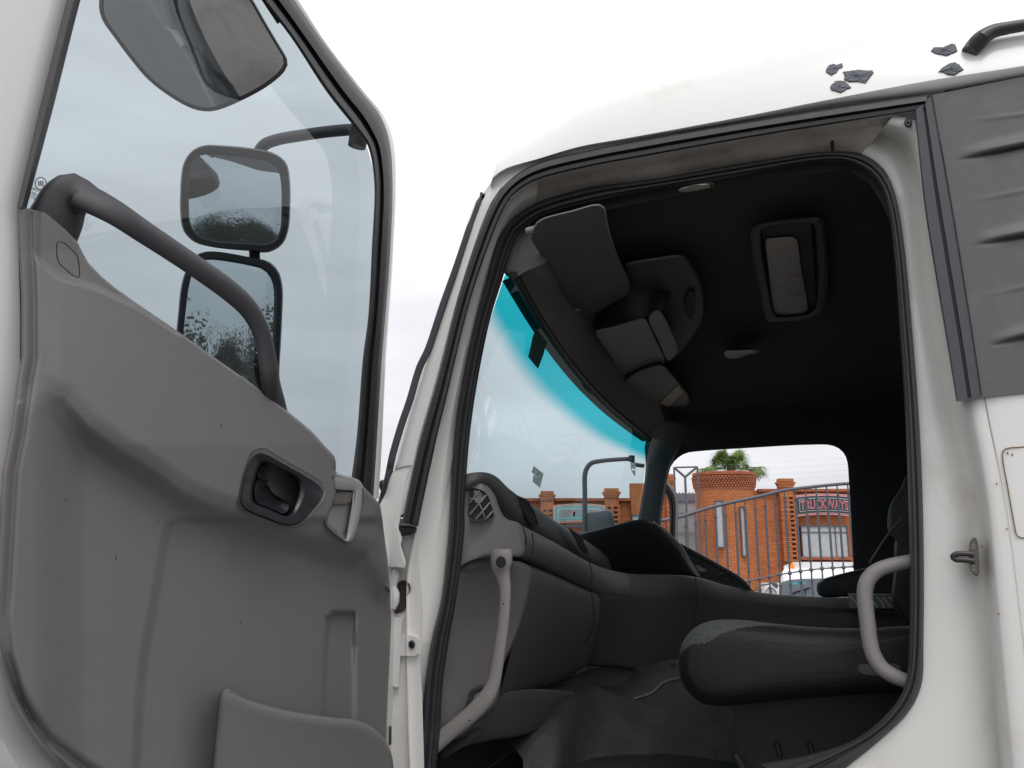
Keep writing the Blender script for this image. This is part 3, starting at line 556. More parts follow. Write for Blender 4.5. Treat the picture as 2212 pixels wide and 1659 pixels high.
m = MB(); m.utube(C1([(1323, 1250, 30), (1325, 1320, 28), (1328, 1420, 28)]), lambda u, v: mir(u, v, -.03), 8, 12); part('mirror_neck', m, MATS['mirror_housing'], TK); m = MB()
m.utube(C1([(1335, 900, 32), (1345, 800, 30), (1375, 755, 30), (1440, 728, 30), (1560, 706, 30), (1700, 686, 30), (1850, 672, 30)]), lambda u, v: onp(u, v, (-1.1, -.12, 2.8), Vector((.3, 1, 0)).normalized()), 40, 14); part('mirror_arm', m, MATS['mirror_housing'], TK); m = MB()
m.utube(C1([(1880, 640, 44), (1872, 690, 50), (1856, 765, 46)]), lambda u, v: onp(u, v, (-1.02, -.12, 2.8), Vector((.3, 1, 0)).normalized()), 10, 16)
part('mirror_arm_clamp', m, MATS['mirror_housing'], TK)
KN = Vector((.42, -.62, -.66)).normalized(); kp = CAMP + ray(420, 100) * 1.45
def kerb(u, v, off=0): return onp(u, v, kp + KN * off, KN)
KO = CM([(85, 0), (85, 60), (105, 140), (200, 280), (320, 440), (450, 590), (620, 720), (770, 800), (870, 822), (960, 812), (1180, 720), (1350, 620), (1450, 530), (1478, 470), (1470, 430), (1400, 310), (1300, 140), (1220, 0), (1120, -130), (900, -260), (600, -300), (300, -230), (130, -110)])
m = MB(); m.dome(KO, kerb, [(1, -.03), (1.0, .0), (.985, .003), (.965, .003), (.96, -.002)], 80); m.dome(KO, kerb, [(1, -.028), (.9, -.07), (.5, -.09)], 50); KM = part('kerb_mirror', m, mat('kerb_housing', (.05, .05, .055), .5), TK, label='downward-looking kerb mirror at the top of the door window')
cx = sum(p[0] for p in KO) / len(KO)
m = MB(); m.dome(KO, kerb, [(.962, .0005), (.9, .0035), (.8, .0085), (.65, .0145), (.5, .0185), (.35, .0215), (.2, .0235), (.1, .0242), (.03, .0245)], 80); part('mirror_glass', m, SMIR, KM)

# ================================================================== CAB INTERIOR
# ceiling
def zc(y): return 2.0 + float(np.interp(y, [0, .16, .4, 1.0, 1.4, 1.75, 2.0, 2.12], [.865, .855, .80, .775, .74, .67, .545, .46]))
wt = [Xp(1085, 575, -.66), Xp(1160, 697, -.67), Xp(1242, 806, -.69), Xp(1310, 876, -.69), Xp(1350, 910, -.68), Xp(1402, 951, -.66)]
ws = S(wt, 120)                                          # top line of the windscreen, near to far
y0_, y1_ = ws[0][1], ws[-1][1]
ws = [(p[0], .122 + (p[1] - y0_) * (y1_ - .122) / (y1_ - y0_), p[2]) for p in ws]
rows = []
for (dx, k) in ((-.03, -.05), (0, 0), (.025, .36), (.05, .66), (.085, .88), (.13, .98), (.6, 1), (1.0, 1.0), (1.9, 1.0)):
    rows.append([Vector((-.67 + dx if k > 0 else p[0] + dx, p[1] + .12 * (i / 119.) * (k > .9) if True else 0, p[2] * (1 - k) + zc(p[1]) * k)) for i, p in enumerate(ws)])

m = MB(); m.grid(rows[:5]); part('header_panel', m, HDR, TK)
m = MB(); m.prism([(1080, 560), (1098, 515), (1140, 490), (1190, 505), (1186, 560), (1170, 572), (1135, 586), (1108, 604), (1090, 588)], lambda u, v, o=0: Yp(u, v, .124 - o), 0, -.004); part('header_end_cap', m, HDR, TK, False)
m = MB(); m.grid(rows[4:]); part('headliner', m, HEAD, TK)
m = MB()                                                # windscreen top rubber, with the bump of its sensor
m.tube([Vector(p) + Vector((0.0, 0, .004)) for p in ws], [.013] * 120, 10); m.dome([(1255, 806), (1262, 800), (1276, 826), (1300, 856), (1320, 880), (1300, 868), (1272, 846), (1258, 826)], lambda u, v, o=0: Xp(u, v, -.70 + o), [(1, -.01), (1, .008), (.6, .012)], 20)
part('windscreen_rubber', m, RUB, TK)
m = MB(); m.prism([(1078, 580), (1080, 500), (1130, 450), (1300, 415), (1620, 352), (1860, 332), (1950, 420), (1960, 520), (1940, 520), (1905, 440), (1880, 398), (1830, 366), (1620, 390), (1300, 455), (1180, 488), (1140, 520), (1100, 600)], lambda u, v, o=0: Yp(u, v, .125 - o), 0, -.02); part('cantrail_trim', m, HEAD, TK, False)
# windscreen
bot = S([Vector((-.84, .122, 1.98)), Vector((-1.02, .5, 1.96)), Vector((-1.06, 1.05, 1.95)), Vector((-1.02, 1.6, 1.96)), Vector((-.74, 2.10, 1.98))], 120)
m = MB(); rows = []
str_ = lambda p: Vector((p[0], .074 + (p[1] - .122) * 2.073 / 1.985, p[2]))
for j in range(61):
    t = j / 60; rows.append([str_(Vector(p) * (1 - t) + Vector(q) * t + Vector((-.02 * math.sin(math.pi * t), 0, 0))) for p, q in zip(ws, bot)])
b0 = m.grid(rows)
for j in range(61):
    for i in range(120): m.uv[b0 + j * 120 + i] = (i / 119, j / 60)
part('windscreen', m, GWIND, TK)
# stickers on glass
def thinpaper(name, col, spots):
    m = mat(name, col, .8, var=.15, vs=50, grime=spots, gs=60, gt=(.58, .68)); t = m.node_tree; b = t.nodes['Principled BSDF']; tl = t.nodes.new('ShaderNodeBsdfTranslucent'); mx = t.nodes.new('ShaderNodeMixShader'); mx.inputs[0].default_value = .7
    src = b.inputs['Base Color'].links[0].from_socket; t.links.new(src, tl.inputs[0]); t.links.new(b.outputs[0], mx.inputs[1]); t.links.new(tl.outputs[0], mx.inputs[2]); t.links.new(mx.outputs[0], t.nodes['Material Output'].inputs[0]); return m
def wsn(u, v, off=0):                                   # point on the windscreen under a sight line
    best = None
    for i in range(60):
        x = -.62 - i * .008; q = Xp(u, v, x); s_ = max(0, min(1, (q.y - .05) / 2.0)); k = s_ * 119; a = Vector(ws[int(min(118, k))]); b = Vector(bot[int(min(118, k))])
        t = (a.z - q.z) / (a.z - b.z); xx = a.x + (b.x - a.x) * t - .02 * math.sin(math.pi * max(0, min(1, t)))
        if best is None or abs(x - xx) < best[0]: best = (abs(x - xx), q)
    return best[1] + Vector((.01 + off, 0, 0))
m = MB(); P = C5([(1158, 30), (1240, 125), (1210, 230), (1175, 322), (1104, 236), (1120, 170), (1135, 95)]); m.prism(P, wsn, .0, .002)
part('faded_licence_sticker', m, thinpaper('dark_grey_paper', (.16, .19, .18), (.07, .05, .03)), TK, False)
m = MB(); m.prism(CV([(905, 50), (1035, 150), (1010, 240), (880, 130)]), wsn, .0, .002); m.prism(CV([(905, 165), (1010, 243), (988, 335), (895, 255)]), wsn, .0, .002)
part('torn_sticker', m, thinpaper('grey_paper', (.62, .66, .64), (.25, .18, .12)), TK, False)
m = MB(); q = wsn(*CQ([(812, 1040)])[0]); m.dome(CQ([(800, 1010), (815, 1005), (822, 1030), (812, 1075), (798, 1085), (795, 1050)]), wsn, [(1, 0), (.5, .002)], 14); part('glass_smudge', m, mat('black_smudge', (.03, .04, .04), .8), TK)
# far front pillar, far wall with window opening
pfA = [(1408, 940), (1400, 1040), (1380, 1135), (1374, 1165)]; pfB = [(1470, 965), (1446, 1010), (1432, 1080), (1422, 1140)]
m = MB(); m.band([(1398, 945), (1392, 1040), (1377, 1130), (1368, 1180)], [(1478, 960), (1452, 1000), (1434, 1080), (1424, 1180)], [(0, .0), (.1, .02), (.5, .035), (.9, .03), (1, 0)], lambda u, v, o=0: Yp(u, v, 2.05 - o), 30)
part('far_windscreen_pillar', m, mat('pillar_trim', (.020, .025, .026), .6, var=.1, vs=8), TK)
wo = [(1424, 1130), (1433, 1080), (1438, 1041), (1447, 1012), (1461, 992), (1482, 979), (1508, 975), (1612, 968), (1743, 961), (1795, 962), (1815, 971), (1828, 989), (1834, 1044), (1839, 1130), (1844, 1229), (1847, 1320), (1640, 1330), (1415, 1330), (1418, 1230)]
outr = [(1395, 1130), (1395, 1080), (1395, 1041), (1395, 1000), (1395, 950), (1440, 900), (1508, 880), (1612, 870), (1743, 860), (1850, 860), (2000, 900), (2100, 989), (2100, 1044), (2100, 1130), (2100, 1229), (2100, 1420), (1640, 1440), (1395, 1440), (1395, 1230)]
m = MB(); m.band(outr, wo, [(0, 0), (.7, .005), (.93, .01), (1, .0), (1.0, -.06)], lambda u, v, o=0: Yp(u, v, 2.06 - o), 120, True)
part('far_side_trim', m, mat('far_trim', (.018, .018, .019), .75, var=.1, vs=8), TK)
m = MB(); m.box((.25, 2.14, 1.40), (1.8, .04, .62)); m.box((1.25, 2.14, 2.3), (1.0, .04, 1.2)); part('far_side_panel', m, WHITE, TK, False)
# far door stands open: its window frame
fo = [(1436, 1030), (1462, 1068), (1464, 1085), (1464, 1135), (1460, 1250)]; fi = [(1426, 1052), (1440, 1072), (1446, 1095), (1446, 1135), (1442, 1250)]
m = MB(); m.band([(1402, 990), (1425, 1012)] + fo, [(1398, 1015), (1415, 1035)] + fi, [(-.0, -.02), (.0, .02), (.15, .024), (.3, .01)], lambda u, v, o=0: Yp(u, v, 2.32 - o), 50); OD = part('far_door_frame', m, mat('white_frame', (.5, .5, .47), .5), TK)
m = MB(); m.band([(1402, 990), (1425, 1012)] + fo, [(1398, 1015), (1415, 1035)] + fi, [(.27, -.01), (.3, .016), (.6, .012), (.8, .02), (1, .012), (1, -.02)], lambda u, v, o=0: Yp(u, v, 2.32 - o), 50); part('frame_seal', m, RUB, OD)
# far mirror arm seen through the windscreen
FM = lambda u, v: Yp(u, v, 2.35)
m = MB(); m.utube(CQ([(978, 1500, 34), (981, 1200, 34), (984, 800, 34), (986, 500, 34), (1010, 420, 34), (1070, 350, 33), (1180, 322, 31), (1400, 300, 29), (1620, 288, 30)]), FM, 60, 14); m.utube(CQ([(1622, 245, 42), (1622, 330, 42)]), FM, 4, 14); m.utube(CQ([(1615, 345, 28), (1680, 370, 28), (1790, 385, 28)]), FM, 8, 10)
FA = part('far_mirror_arm', m, mat('worn_arm_paint', (.055, .075, .085), .5, var=.2, vs=20, grime=(.16, .12, .09), gs=18, gt=(.58, .75)), TK)
m = MB(); m.dome(CQ([(1000, 1300), (1005, 1030), (1150, 1005), (1270, 985), (1330, 990), (1365, 1030), (1380, 1100), (1400, 1250), (1400, 1400), (1200, 1450), (1000, 1450)]), lambda u, v, o=0: Yp(u, v, 2.37 - o), [(1, -.03), (1, .0), (.95, .02), (.7, .03)], 40); part('far_mirror_housing', m, mat('far_housing', (.06, .08, .09), .5), FA)
m = MB(); m.prism(CQ([(1605, 335), (1675, 345), (1672, 440), (1640, 420), (1610, 440)]), lambda u, v, o=0: Yp(u, v, 2.3 - o), 0, .002); m.prism(CQ([(1612, 445), (1672, 450), (1672, 520), (1650, 515)]), lambda u, v, o=0: Yp(u, v, 2.3 - o), 0, .002); part('wrapping_tape', m, mat('clear_tape', (.6, .6, .58), .4, var=.2, vs=80), FA, False)
# visors, console, hatch, lamps
def ceil_at(z): return lambda u, v, o=0: Zp(u, v, 2.0 + z - o)
vz = ceil_at(.71)
m = MB(); m.dome(CI([(172, 345), (185, 290), (215, 250), (400, 195), (545, 160), (575, 175), (600, 290), (660, 470), (718, 590), (722, 645), (640, 700), (520, 770), (470, 800), (425, 788), (385, 715), (280, 520)]), vz, [(1, -.012), (1, .0), (.975, .007), (.9, .009), (.4, .009)], 60); SV = part('sun_visor', m, VIS, TK)
m = MB(); m.tube([vz(*q, .0) for q in CI([(150, 310), (190, 300), (215, 290)])], .008, 10); part('visor_pivot', m, STEEL, SV); m = MB(); m.tube([vz(*q, .01) for q in CI([(412, 742), (440, 745)])], .007, 10); part('visor_pivot', m, STEEL, SV)
dz = ceil_at(.625)
m = MB(); m.dome(CI([(690, 1150), (720, 1110), (900, 1050), (940, 1090), (1000, 1160), (1045, 1230), (1040, 1270), (960, 1350), (900, 1392), (850, 1388), (790, 1330), (720, 1250)]), dz, [(1, -.01), (1, .0), (.95, .006), (.5, .008)], 40); DV = part('sun_visor', m, mat('brightened_far_visor', (.22, .2, .18), .7, var=.1), TK, label="driver's folded sun visor with a paler strip across it")  # paler copy of the visor vinyl, making up for little light there
m = MB(); m.prism(CI([(790, 1332), (880, 1265), (985, 1160), (1012, 1200), (905, 1312), (832, 1372)]), dz, .009, .012); part('paper_strip', m, mat('tan_strip', (.55, .42, .33), .8, var=.1), DV, False)
BODY = CI([(508, 805), (560, 762), (640, 705), (712, 640), (702, 560), (692, 490), (720, 478), (860, 455), (990, 440), (1030, 452), (1070, 510), (1105, 570), (1132, 700), (1125, 790), (1060, 900), (1000, 978), (960, 1016), (920, 1044), (800, 1082), (682, 1118), (600, 985), (530, 870)])
m = MB(); kb = ceil_at(.735); m.dome(BODY, kb, [(1.0, -.07), (1.0, -.004), (.985, .006), (.95, .011), (.8, .013)], 90); OC = part('overhead_console', m, CONSD, TK)
k1 = ceil_at(.650)
lo_ = S(CI([(528, 862), (560, 850), (640, 832), (790, 790), (815, 782), (872, 740), (895, 760)]), 40); hi_ = S(CI([(508, 805), (560, 762), (640, 705), (712, 640), (800, 625), (900, 620), (960, 640)]), 40)
m = MB(); m.grid([[ceil_at(.640)(*p, 0.0) for p in lo_], [ceil_at(.652)(p[0] - .5, p[1] - 2, 0) for p in lo_], [ceil_at(.735)(*p, 0.0) for p in hi_]]); part('console_front_face', m, CONSD, OC)

m = MB(); m.dome(CI([(528, 862), (560, 850), (640, 832), (790, 790), (806, 796), (860, 905), (912, 1030), (905, 1044), (800, 1076), (690, 1108), (676, 1104), (610, 1000)]), k1, [(1.0, -.012), (1.0, .0), (.985, .004), (.95, .006)], 70); part('console_panel_cover', m, CONS, OC)
m = MB(); m.dome(CI([(822, 782), (875, 742), (905, 780), (950, 870), (985, 968), (976, 992), (930, 1028), (920, 1020), (880, 925)]), k1, [(1.0, -.012), (1.0, .0), (.975, .004), (.93, .006)], 50); part('console_panel_cover', m, CONS, OC)
m = MB(); m.prism(CI([(1018, 700), (1048, 640), (1082, 650), (1078, 760), (1050, 800), (1025, 760)]), ceil_at(.715), .001, -.004); part('console_switch_slot', m, BLK, OC, False)
hz = ceil_at(.765)
m = MB(); HOo = CI([(1390, 300), (1420, 278), (1740, 235), (1780, 240), (1795, 300), (1795, 740), (1720, 790), (1520, 812), (1480, 810), (1440, 650)]); HIi = CI([(1450, 300), (1480, 285), (1710, 262), (1735, 268), (1745, 320), (1745, 720), (1700, 765), (1560, 782), (1525, 780), (1490, 650)])
m.band(HOo, HIi, [(0, -.02), (0, .006), (.3, .012), (.8, .012), (1, .004), (1, -.03)], hz, 60, True); RH = part('roof_hatch', m, CONSD, TK)
m = MB(); m.prism(CI([(1445, 285), (1720, 260), (1750, 740), (1520, 785)]), hz, -.006, -.012); part('hatch_panel', m, HEAD, RH, False)
m = MB(); m.dome(CI([(1475, 352), (1500, 350), (1625, 345), (1640, 360), (1665, 520), (1700, 720), (1697, 755), (1650, 775), (1560, 778), (1520, 765), (1505, 700), (1485, 520)]), hz, [(1, -.004), (1, .0), (.9, .002)], 50); part('hatch_cover', m, PAPER, RH)
LAMP = mat('lamp_lens', (.30, .28, .24), .4, var=.1)
for nm, P, zz in (('dome_lamp', [(980, 88), (1000, 75), (1165, 50), (1172, 68), (1130, 80), (1000, 98)], .775), ('dome_lamp', [(1235, 985), (1250, 970), (1360, 965), (1420, 968), (1425, 985), (1370, 995), (1320, 1015), (1250, 1015)], .70)):
    m = MB(); z_ = ceil_at(zz - .01); m.dome(CI([(p[0] + 8, p[1] - 4) for p in P]), z_, [(1.06, -.02), (1.05, .0), (1.0, .002)], 26); dl = part(nm, m, CONSD, TK)
    m = MB(); m.dome(CI(P), z_, [(.92, .0), (.9, .008), (.5, .012)], 26, cen=(CI([P[0]])[0][0] + (CI([P[2]])[0][0] - CI([P[0]])[0][0]) * .45, CI([P[2]])[0][1] + 4)); part('lamp_lens', m, LAMP, dl)
# seat belt and belt guide on the rear side
m = MB(); q = [Yp(*p, 1.9) for p in CI([(2135, 640), (2110, 820), (2080, 1040)])]; m.tube(q, .012, 8, flat=.2); part('seat_belt', m, mat('black_webbing', (.03, .03, .032), .8, var=.1), TK); m = MB(); q = [Yp(*p, .5) for p in C3R([(425, 935), (380, 980), (320, 1060), (245, 1180)])]; m.tube(q, .024, 8, flat=.12); part('seat_belt', m, mat('black_webbing', (.03, .03, .032), .8, var=.1), TK)
m = MB(); m.dome(C3R([(455, 690), (420, 760), (380, 820), (352, 880), (345, 960), (350, 1010), (420, 940), (400, 1000), (382, 1100), (385, 1200), (372, 1400), (440, 1520), (470, 1560), (560, 1400), (560, 700)]), lambda u, v, o=0: Yp(u, v, .75 - o), [(1, -.2), (1, 0), (.96, .03), (.85, .05), (.4, .06)], 60, cen=C3R([(480, 1150)])[0]); part('seat_back', m, SEATF, TK)
# back wall and floor, near inner wall
m = MB(); m.box((1.25, 1.05, 2.1), (.04, 2.15, 1.7)); m.box((.8, .13, 2.1), (.9, .03, 1.8)); part('rear_wall', m, HEAD, TK, False)
m = MB(); m.box((.15, 1.05, 1.32), (2.2, 2.1, .04)); m.box((-1.0, 1.05, 1.62), (.04, 2.1, .6)); part('cab_floor', m, mat('floor', (.03, .03, .03), .9), TK, False)
m = MB(); m.box((-1.08, 1.05, 1.55), (.1, 2.14, .82)); m.box((.35, 1.05, 1.1), (2.3, 2.1, .36)); m.box((.72, .06, 1.05), (.9, .10, .9)); part('cab_underbody', m, WHITE, TK, False)
for wy in (.1, 2.0):
    m = MB(); m.tube([(-.6, wy - .14, .5), (-.6, wy - .13, .5), (-.6, wy + .13, .5), (-.6, wy + .14, .5)], [.44, .5, .5, .44], 32); part('wheel', m, RUB, TK)
# ---- dashboard, rails near -> far as (u,v,Y)
def rail(P, n=70): return [Yp(p[0], p[1], p[2]) for p in S(P, n)]
top0 = rail([(980, 1032, .12), (1011, 1024, .14), (1039, 1023, .22), (1059, 1031, .34), (1074, 1043, .45), (1103, 1060, .60), (1147, 1089, .82), (1200, 1126, 1.08), (1250, 1158, 1.35), (1300, 1190, 1.6), (1330, 1215, 1.8)])
front_ = [p + Vector((-.16, 0, -.10)) for p in top0]
mid1 = rail([(985, 1045, .10), (1030, 1040, .12), (1055, 1050, .18), (1072, 1066, .26), (1088, 1095, .36), (1106, 1118, .46), (1140, 1144, .64), (1185, 1166, .86), (1240, 1196, 1.1), (1280, 1216, 1.3), (1310, 1234, 1.5)])
mid0 = [a * .5 + b * .5 + Vector((.02, 0, .012)) for a, b in zip(top0, mid1)]
m = MB(); m.grid([front_, top0, [a * .75 + b * .25 + Vector((.012, 0, .008)) for a, b in zip(top0, mid1)], mid0, [a * .25 + b * .75 + Vector((.014, 0, .004)) for a, b in zip(top0, mid1)], mid1, [p + Vector((-.03, 0, -.02)) for p in mid1]])
DB = part('dashboard', m, DASHD, TK, ang=70)
# near end cap
capo = C5([(640, 1155), (685, 1152), (750, 1155), (830, 1190), (880, 1250), (930, 1380), (970, 1430), (1060, 1460), (1090, 1500), (1110, 1600)]) + C6([(1020, 100), (1022, 180), (1000, 212), (940, 217), (750, 217), (620, 262), (560, 300), (480, 300)]) + [(970, 1100)]
capY = lambda u, v, o=0: Yp(u, v, .14 - o + max(0, (u - 1040)) * .0016)
m = MB(); m.dome(capo, capY, [(1.0, -.05), (1.0, -.004), (.985, .004), (.96, .007), (.85, .008)], 90); DC = part('dash_end_cap', m, DASHL, TK, ang=50)
vo = CV([(105, 345), (180, 345), (265, 375), (330, 440), (375, 560), (412, 690), (405, 728), (300, 750), (190, 765), (130, 755), (88, 690), (88, 560), (98, 430)])
m = MB(); m.dome(vo, capY, [(1, .0062), (.99, .0090), (.9, .0085)], 40); part('vent_recess', m, BLK, DC)
m = MB()
import itertools
for k in range(8):
    x0, y0 = 60 + k * 62 - 150, 560 + k * 45 - 150
    seg = []
    for t in np.linspace(0, 1, 40):
        x = 60 + (k - 3) * 80 + t * 360; y = 690 + (k - 3) * 55 + 20 - t * 430 + k * 8
        # keep inside vent outline
        inside = inpoly(CV([(x, y)])[0][0], CV([(x, y)])[0][1], vo)
        if inside: seg.append(CV([(x, y)])[0])
    if len(seg) > 2: m.tube([capY(*q, .0125) for q in seg], .0022, 6)
m.tube([capY(*q, .0145) for q in S(CV([(96, 475), (150, 482), (200, 520), (250, 600), (280, 680), (298, 745)]), 20)], .0016, 6); part('vent_louvres', m, GRAB, DC)
vcx = sum(p[0] for p in vo) / len(vo); vcy = sum(p[1] for p in vo) / len(vo)
m = MB(); m.band([(vcx + (p[0] - vcx) * 1.07, vcy + (p[1] - vcy) * 1.07) for p in vo], vo, [(0, .006), (.2, .0115), (.8, .0125), (1, .009)], capY, 50, True); part('vent_rim', m, DASHL, DC)
# dash-top vents
for P, yy in ((CV([(640, 375), (720, 440), (850, 500), (920, 600), (980, 720), (1010, 850), (960, 835), (870, 780), (800, 640), (700, 480)]), .50), (CV([(1405, 870), (1500, 930), (1570, 975), (1620, 1080), (1660, 1160), (1670, 1220), (1600, 1190), (1540, 1120), (1490, 1000)]), 1.04)):
    fn = lambda u, v, o=0: Yp(u, v, yy - .02 - o + (u - P[0][0]) * .0035)
    m = MB(); m.dome(P, fn, [(1.06, -.02), (1.08, .006), (1.0, .012), (.93, .006)], 40); vv = part('dash_vent', m, DASHD, DB)
    m = MB(); m.dome(P, fn, [(.95, .0075), (.9, .0085)], 30); part('vent_opening', m, BLK, vv)
    m = MB()
    for k in range(6):
        t = (k + .7) / 6.6; a = P[0]; c_ = P[5]; d_ = P[7]
        x0 = a[0] + (d_[0] - a[0]) * t; y0 = a[1] + (d_[1] - a[1]) * t; m.tube([fn(x0 + 2, y0 + 3, .011), fn(x0 + 15, y0 + 9 + 2 * t, .011)], .0016, 6)
    part('vent_slats', m, DASHD, vv)
# grey roll below the pad, joint and glovebox
b1 = [(1124, 1134, .42), (1159, 1152, .60), (1205, 1176, .82), (1254, 1205, 1.05), (1300, 1226, 1.3), (1350, 1238, 1.5), (1477, 1243, 1.65), (1520, 1250, 1.75), (1560, 1262, 1.85), (1638, 1279, 1.95), (1717, 1287, 2.0), (1834, 1291, 2.04), (1900, 1292, 2.05)]
b2 = [(1124, 1202, .42), (1156, 1216, .60), (1200, 1238, .82), (1246, 1262, 1.05), (1296, 1282, 1.25), (1350, 1291, 1.42), (1460, 1297, 1.6), (1510, 1300, 1.7), (1560, 1303, 1.8), (1630, 1307, 1.9), (1717, 1312, 1.96), (1834, 1318, 2.0), (1900, 1320, 2.02)]
def roll(A, B, bulge, n=90, ks=(0, .04, .12, .3, .5, .7, .88, .97, 1)):
    a = rail(A, n); b = rail(B, n); rows = []
    for t in ks: rows.append([p * (1 - t) + q * t + Vector((bulge * math.sin(math.pi * t) ** .5 if 0 < t < 1 else 0, 0, 0)) for p, q in zip(a, b)])
    return [[p + Vector((-.06, 0, 0)) for p in a]] + rows + [[p + Vector((-.06, 0, 0)) for p in b]]
m = MB(); m.grid(roll(b1[:6], b2[:6], .018)); part('dash_lower_roll', m, DASHL, DB, ang=70)
m = MB(); m.grid(roll(b1[4:], b2[4:], .014)); part('centre_dash_roll', m, DASHB, DB, ang=70)
m = MB(); m.tube([p + Vector((.02, 0, 0)) for p in rail([(1134, 1150, .43), (1137, 1170, .43), (1136, 1200, .43)], 10)], .0015, 6); part('trim_joint', m, BLK, DB); m = MB(); m.tube([p + Vector((.024, 0, 0)) for p in rail([(1256, 1208, 1.03), (1264, 1240, 1.03), (1263, 1262, 1.03)], 10)], .0015, 6); part('trim_joint', m, BLK, DB)
g1 = [(1118, 1210, .44), (1156, 1226, .62), (1200, 1243, .84), (1246, 1264, 1.06), (1289, 1280, 1.25)]
g2 = [(1060, 1530, .40), (1090, 1520, .56), (1140, 1500, .78), (1195, 1478, .98), (1255, 1452, 1.2)]
m = MB(); m.grid(roll(g1, g2, .03, 50)); part('glovebox_panel', m, DASHB, TK, ang=70)
c1_ = [(1280, 1278, 1.2), (1350, 1289, 1.40), (1460, 1295, 1.58), (1560, 1300, 1.75), (1717, 1309, 1.9), (1834, 1315, 1.96), (1950, 1320, 2.0)]
c2_ = [(1230, 1462, 1.2), (1286, 1440, 1.35), (1381, 1448, 1.5), (1467, 1474, 1.62), (1600, 1500, 1.7), (1800, 1500, 1.8), (1950, 1500, 1.8)]
m = MB(); m.grid(roll(c1_, c2_, .01, 60)); part('centre_console_panel', m, mat('console_panel', (.105, .098, .093), .65, var=.06, bump=.3, bs=700), TK, ang=70)
m = MB(); m.tube([p + Vector((.03, -.02, 0)) for p in rail([(1487, 1243, 1.6), (1489, 1300, 1.6), (1483, 1350, 1.58)], 10)], .0012, 6); part('console_joint', m, BLK, TK)
m = MB(); m.tube([p + Vector((.03, -.02, 0)) for p in rail([(1262, 1270, 1.03), (1266, 1352, 1.03), (1248, 1388, 1.05)], 10)], .0015, 6); part('console_joint', m, BLK, TK)
m = MB(); u0, v0 = C8([(180, 865)])[0]; m.dome([(u0 + 9 * math.cos(k), v0 + 11 * math.sin(k)) for k in np.linspace(0, 2 * math.pi, 13)[:-1]], lambda u, v, o=0: Yp(u, v, 1.3 - o), [(1, 0), (.8, .006), (.7, -.002)], 20); part('fastener', m, DARKP, TK)
m = MB(); m.grid(roll([(1225, 1466, 1.1), (1290, 1442, 1.2), (1381, 1450, 1.35), (1470, 1476, 1.45)], [(1235, 1515, 1.12), (1290, 1500, 1.25), (1381, 1506, 1.35), (1440, 1500, 1.42)], -.03, 30)); part('console_kick_panel', m, DASHB, TK)
m = MB(); m.prism([(1180, 1440), (1260, 1400), (1500, 1400), (1500, 1560), (1180, 1600)], lambda u, v, o=0: Yp(u, v, 1.7 - o), 0, -.02); part('bulkhead', m, HEAD, TK, False)
# instrument hood
h0 = S([(1250, 1152), (1279, 1146), (1337, 1131), (1367, 1124), (1390, 1122), (1414, 1129), (1435, 1144), (1469, 1178), (1487, 1207), (1509, 1243)], 60)
h1 = S([(1252, 1166), (1266, 1200), (1286, 1226), (1310, 1238), (1350, 1245), (1400, 1248), (1440, 1249), (1477, 1250), (1492, 1250), (1511, 1251)], 60)
m = MB(); rows = []
for t, o in ((0, .14), (0, .02), (.06, .0), (.2, -.012), (.5, -.03), (.85, -.03), (1, -.01)):
    rows.append([Yp(p[0] + (q[0] - p[0]) * t, p[1] + (q[1] - p[1]) * t, 1.42 + .0016 * (p[0] - 1250) + o) for p, q in zip(h0, h1)])
m.grid(rows); IH = part('instrument_hood', m, HOODM, TK, ang=60)
m = MB(); hh = S([(1412, 1128), (1435, 1144), (1469, 1178), (1487, 1207), (1510, 1244)], 40); m.tube([Yp(p[0] + .6, p[1], 1.42 + .0016 * (p[0] - 1250) + .012) for p in hh], .0035, 8); part('hood_edge_trim', m, mat('pale_edge', (.42, .43, .47), .35), IH)
m = MB(); P = [(1470, 1178), (1500, 1196), (1560, 1229), (1600, 1254), (1622, 1272), (1640, 1284), (1560, 1266), (1508, 1246), (1490, 1215)]; m.prism(P, lambda u, v, o=0: Yp(u, v, 1.95 - o), 0, -.10); IC = part('instrument_cluster', m, HOODM, TK, False)
m = MB(); m.tube([Yp(*p, 1.93) for p in S([(1468, 1177), (1500, 1194), (1560, 1227), (1600, 1252), (1620, 1272)], 30)], .009, 10); m.tube([Yp(*p, 1.92) for p in S(C11([(1320, 1290), (1340, 1210), (1400, 1190), (1500, 1230), (1600, 1310), (1640, 1420)]), 20)], .003, 8); part('steering_wheel', m, mat('wheel_rim', (.03, .03, .032), .4), TK)
m = MB(); m.prism(C11([(775, 1000), (850, 995), (890, 1030), (940, 1065), (990, 1075), (1045, 1135), (900, 1150), (850, 1120)]), lambda u, v, o=0: Yp(u, v, 1.94 - o), 0, .004); part('gauge_face', m, mat('pale_gauge', (.3, .3, .33), .5), IC, False)
# lower A-pillar kick trim
m = MB(); P = C6([(500, 290), (610, 255), (760, 225), (870, 235), (1000, 255), (1060, 290), (1050, 430), (1000, 640), (930, 830), (870, 960), (830, 1200), (700, 1330), (560, 1450), (400, 1500), (300, 1500), (400, 900)])
m.dome(P, lambda u, v, o=0: Yp(u, v, .17 - o + max(0, u - 1020) * .0025), [(1, -.08), (1, -.004), (.975, .004), (.9, .006)], 70, cen=C6([(700, 800)])[0]); part('kick_trim', m, DASHL, TK, ang=60)
m = MB(); m.tube([Yp(*q, .155) for q in S(C6([(735, 1105), (690, 1120), (655, 1150), (650, 1180), (600, 1300), (500, 1390), (430, 1430)]), 20)], .007, 8); part('kick_trim_recess', m, DARKP, TK)
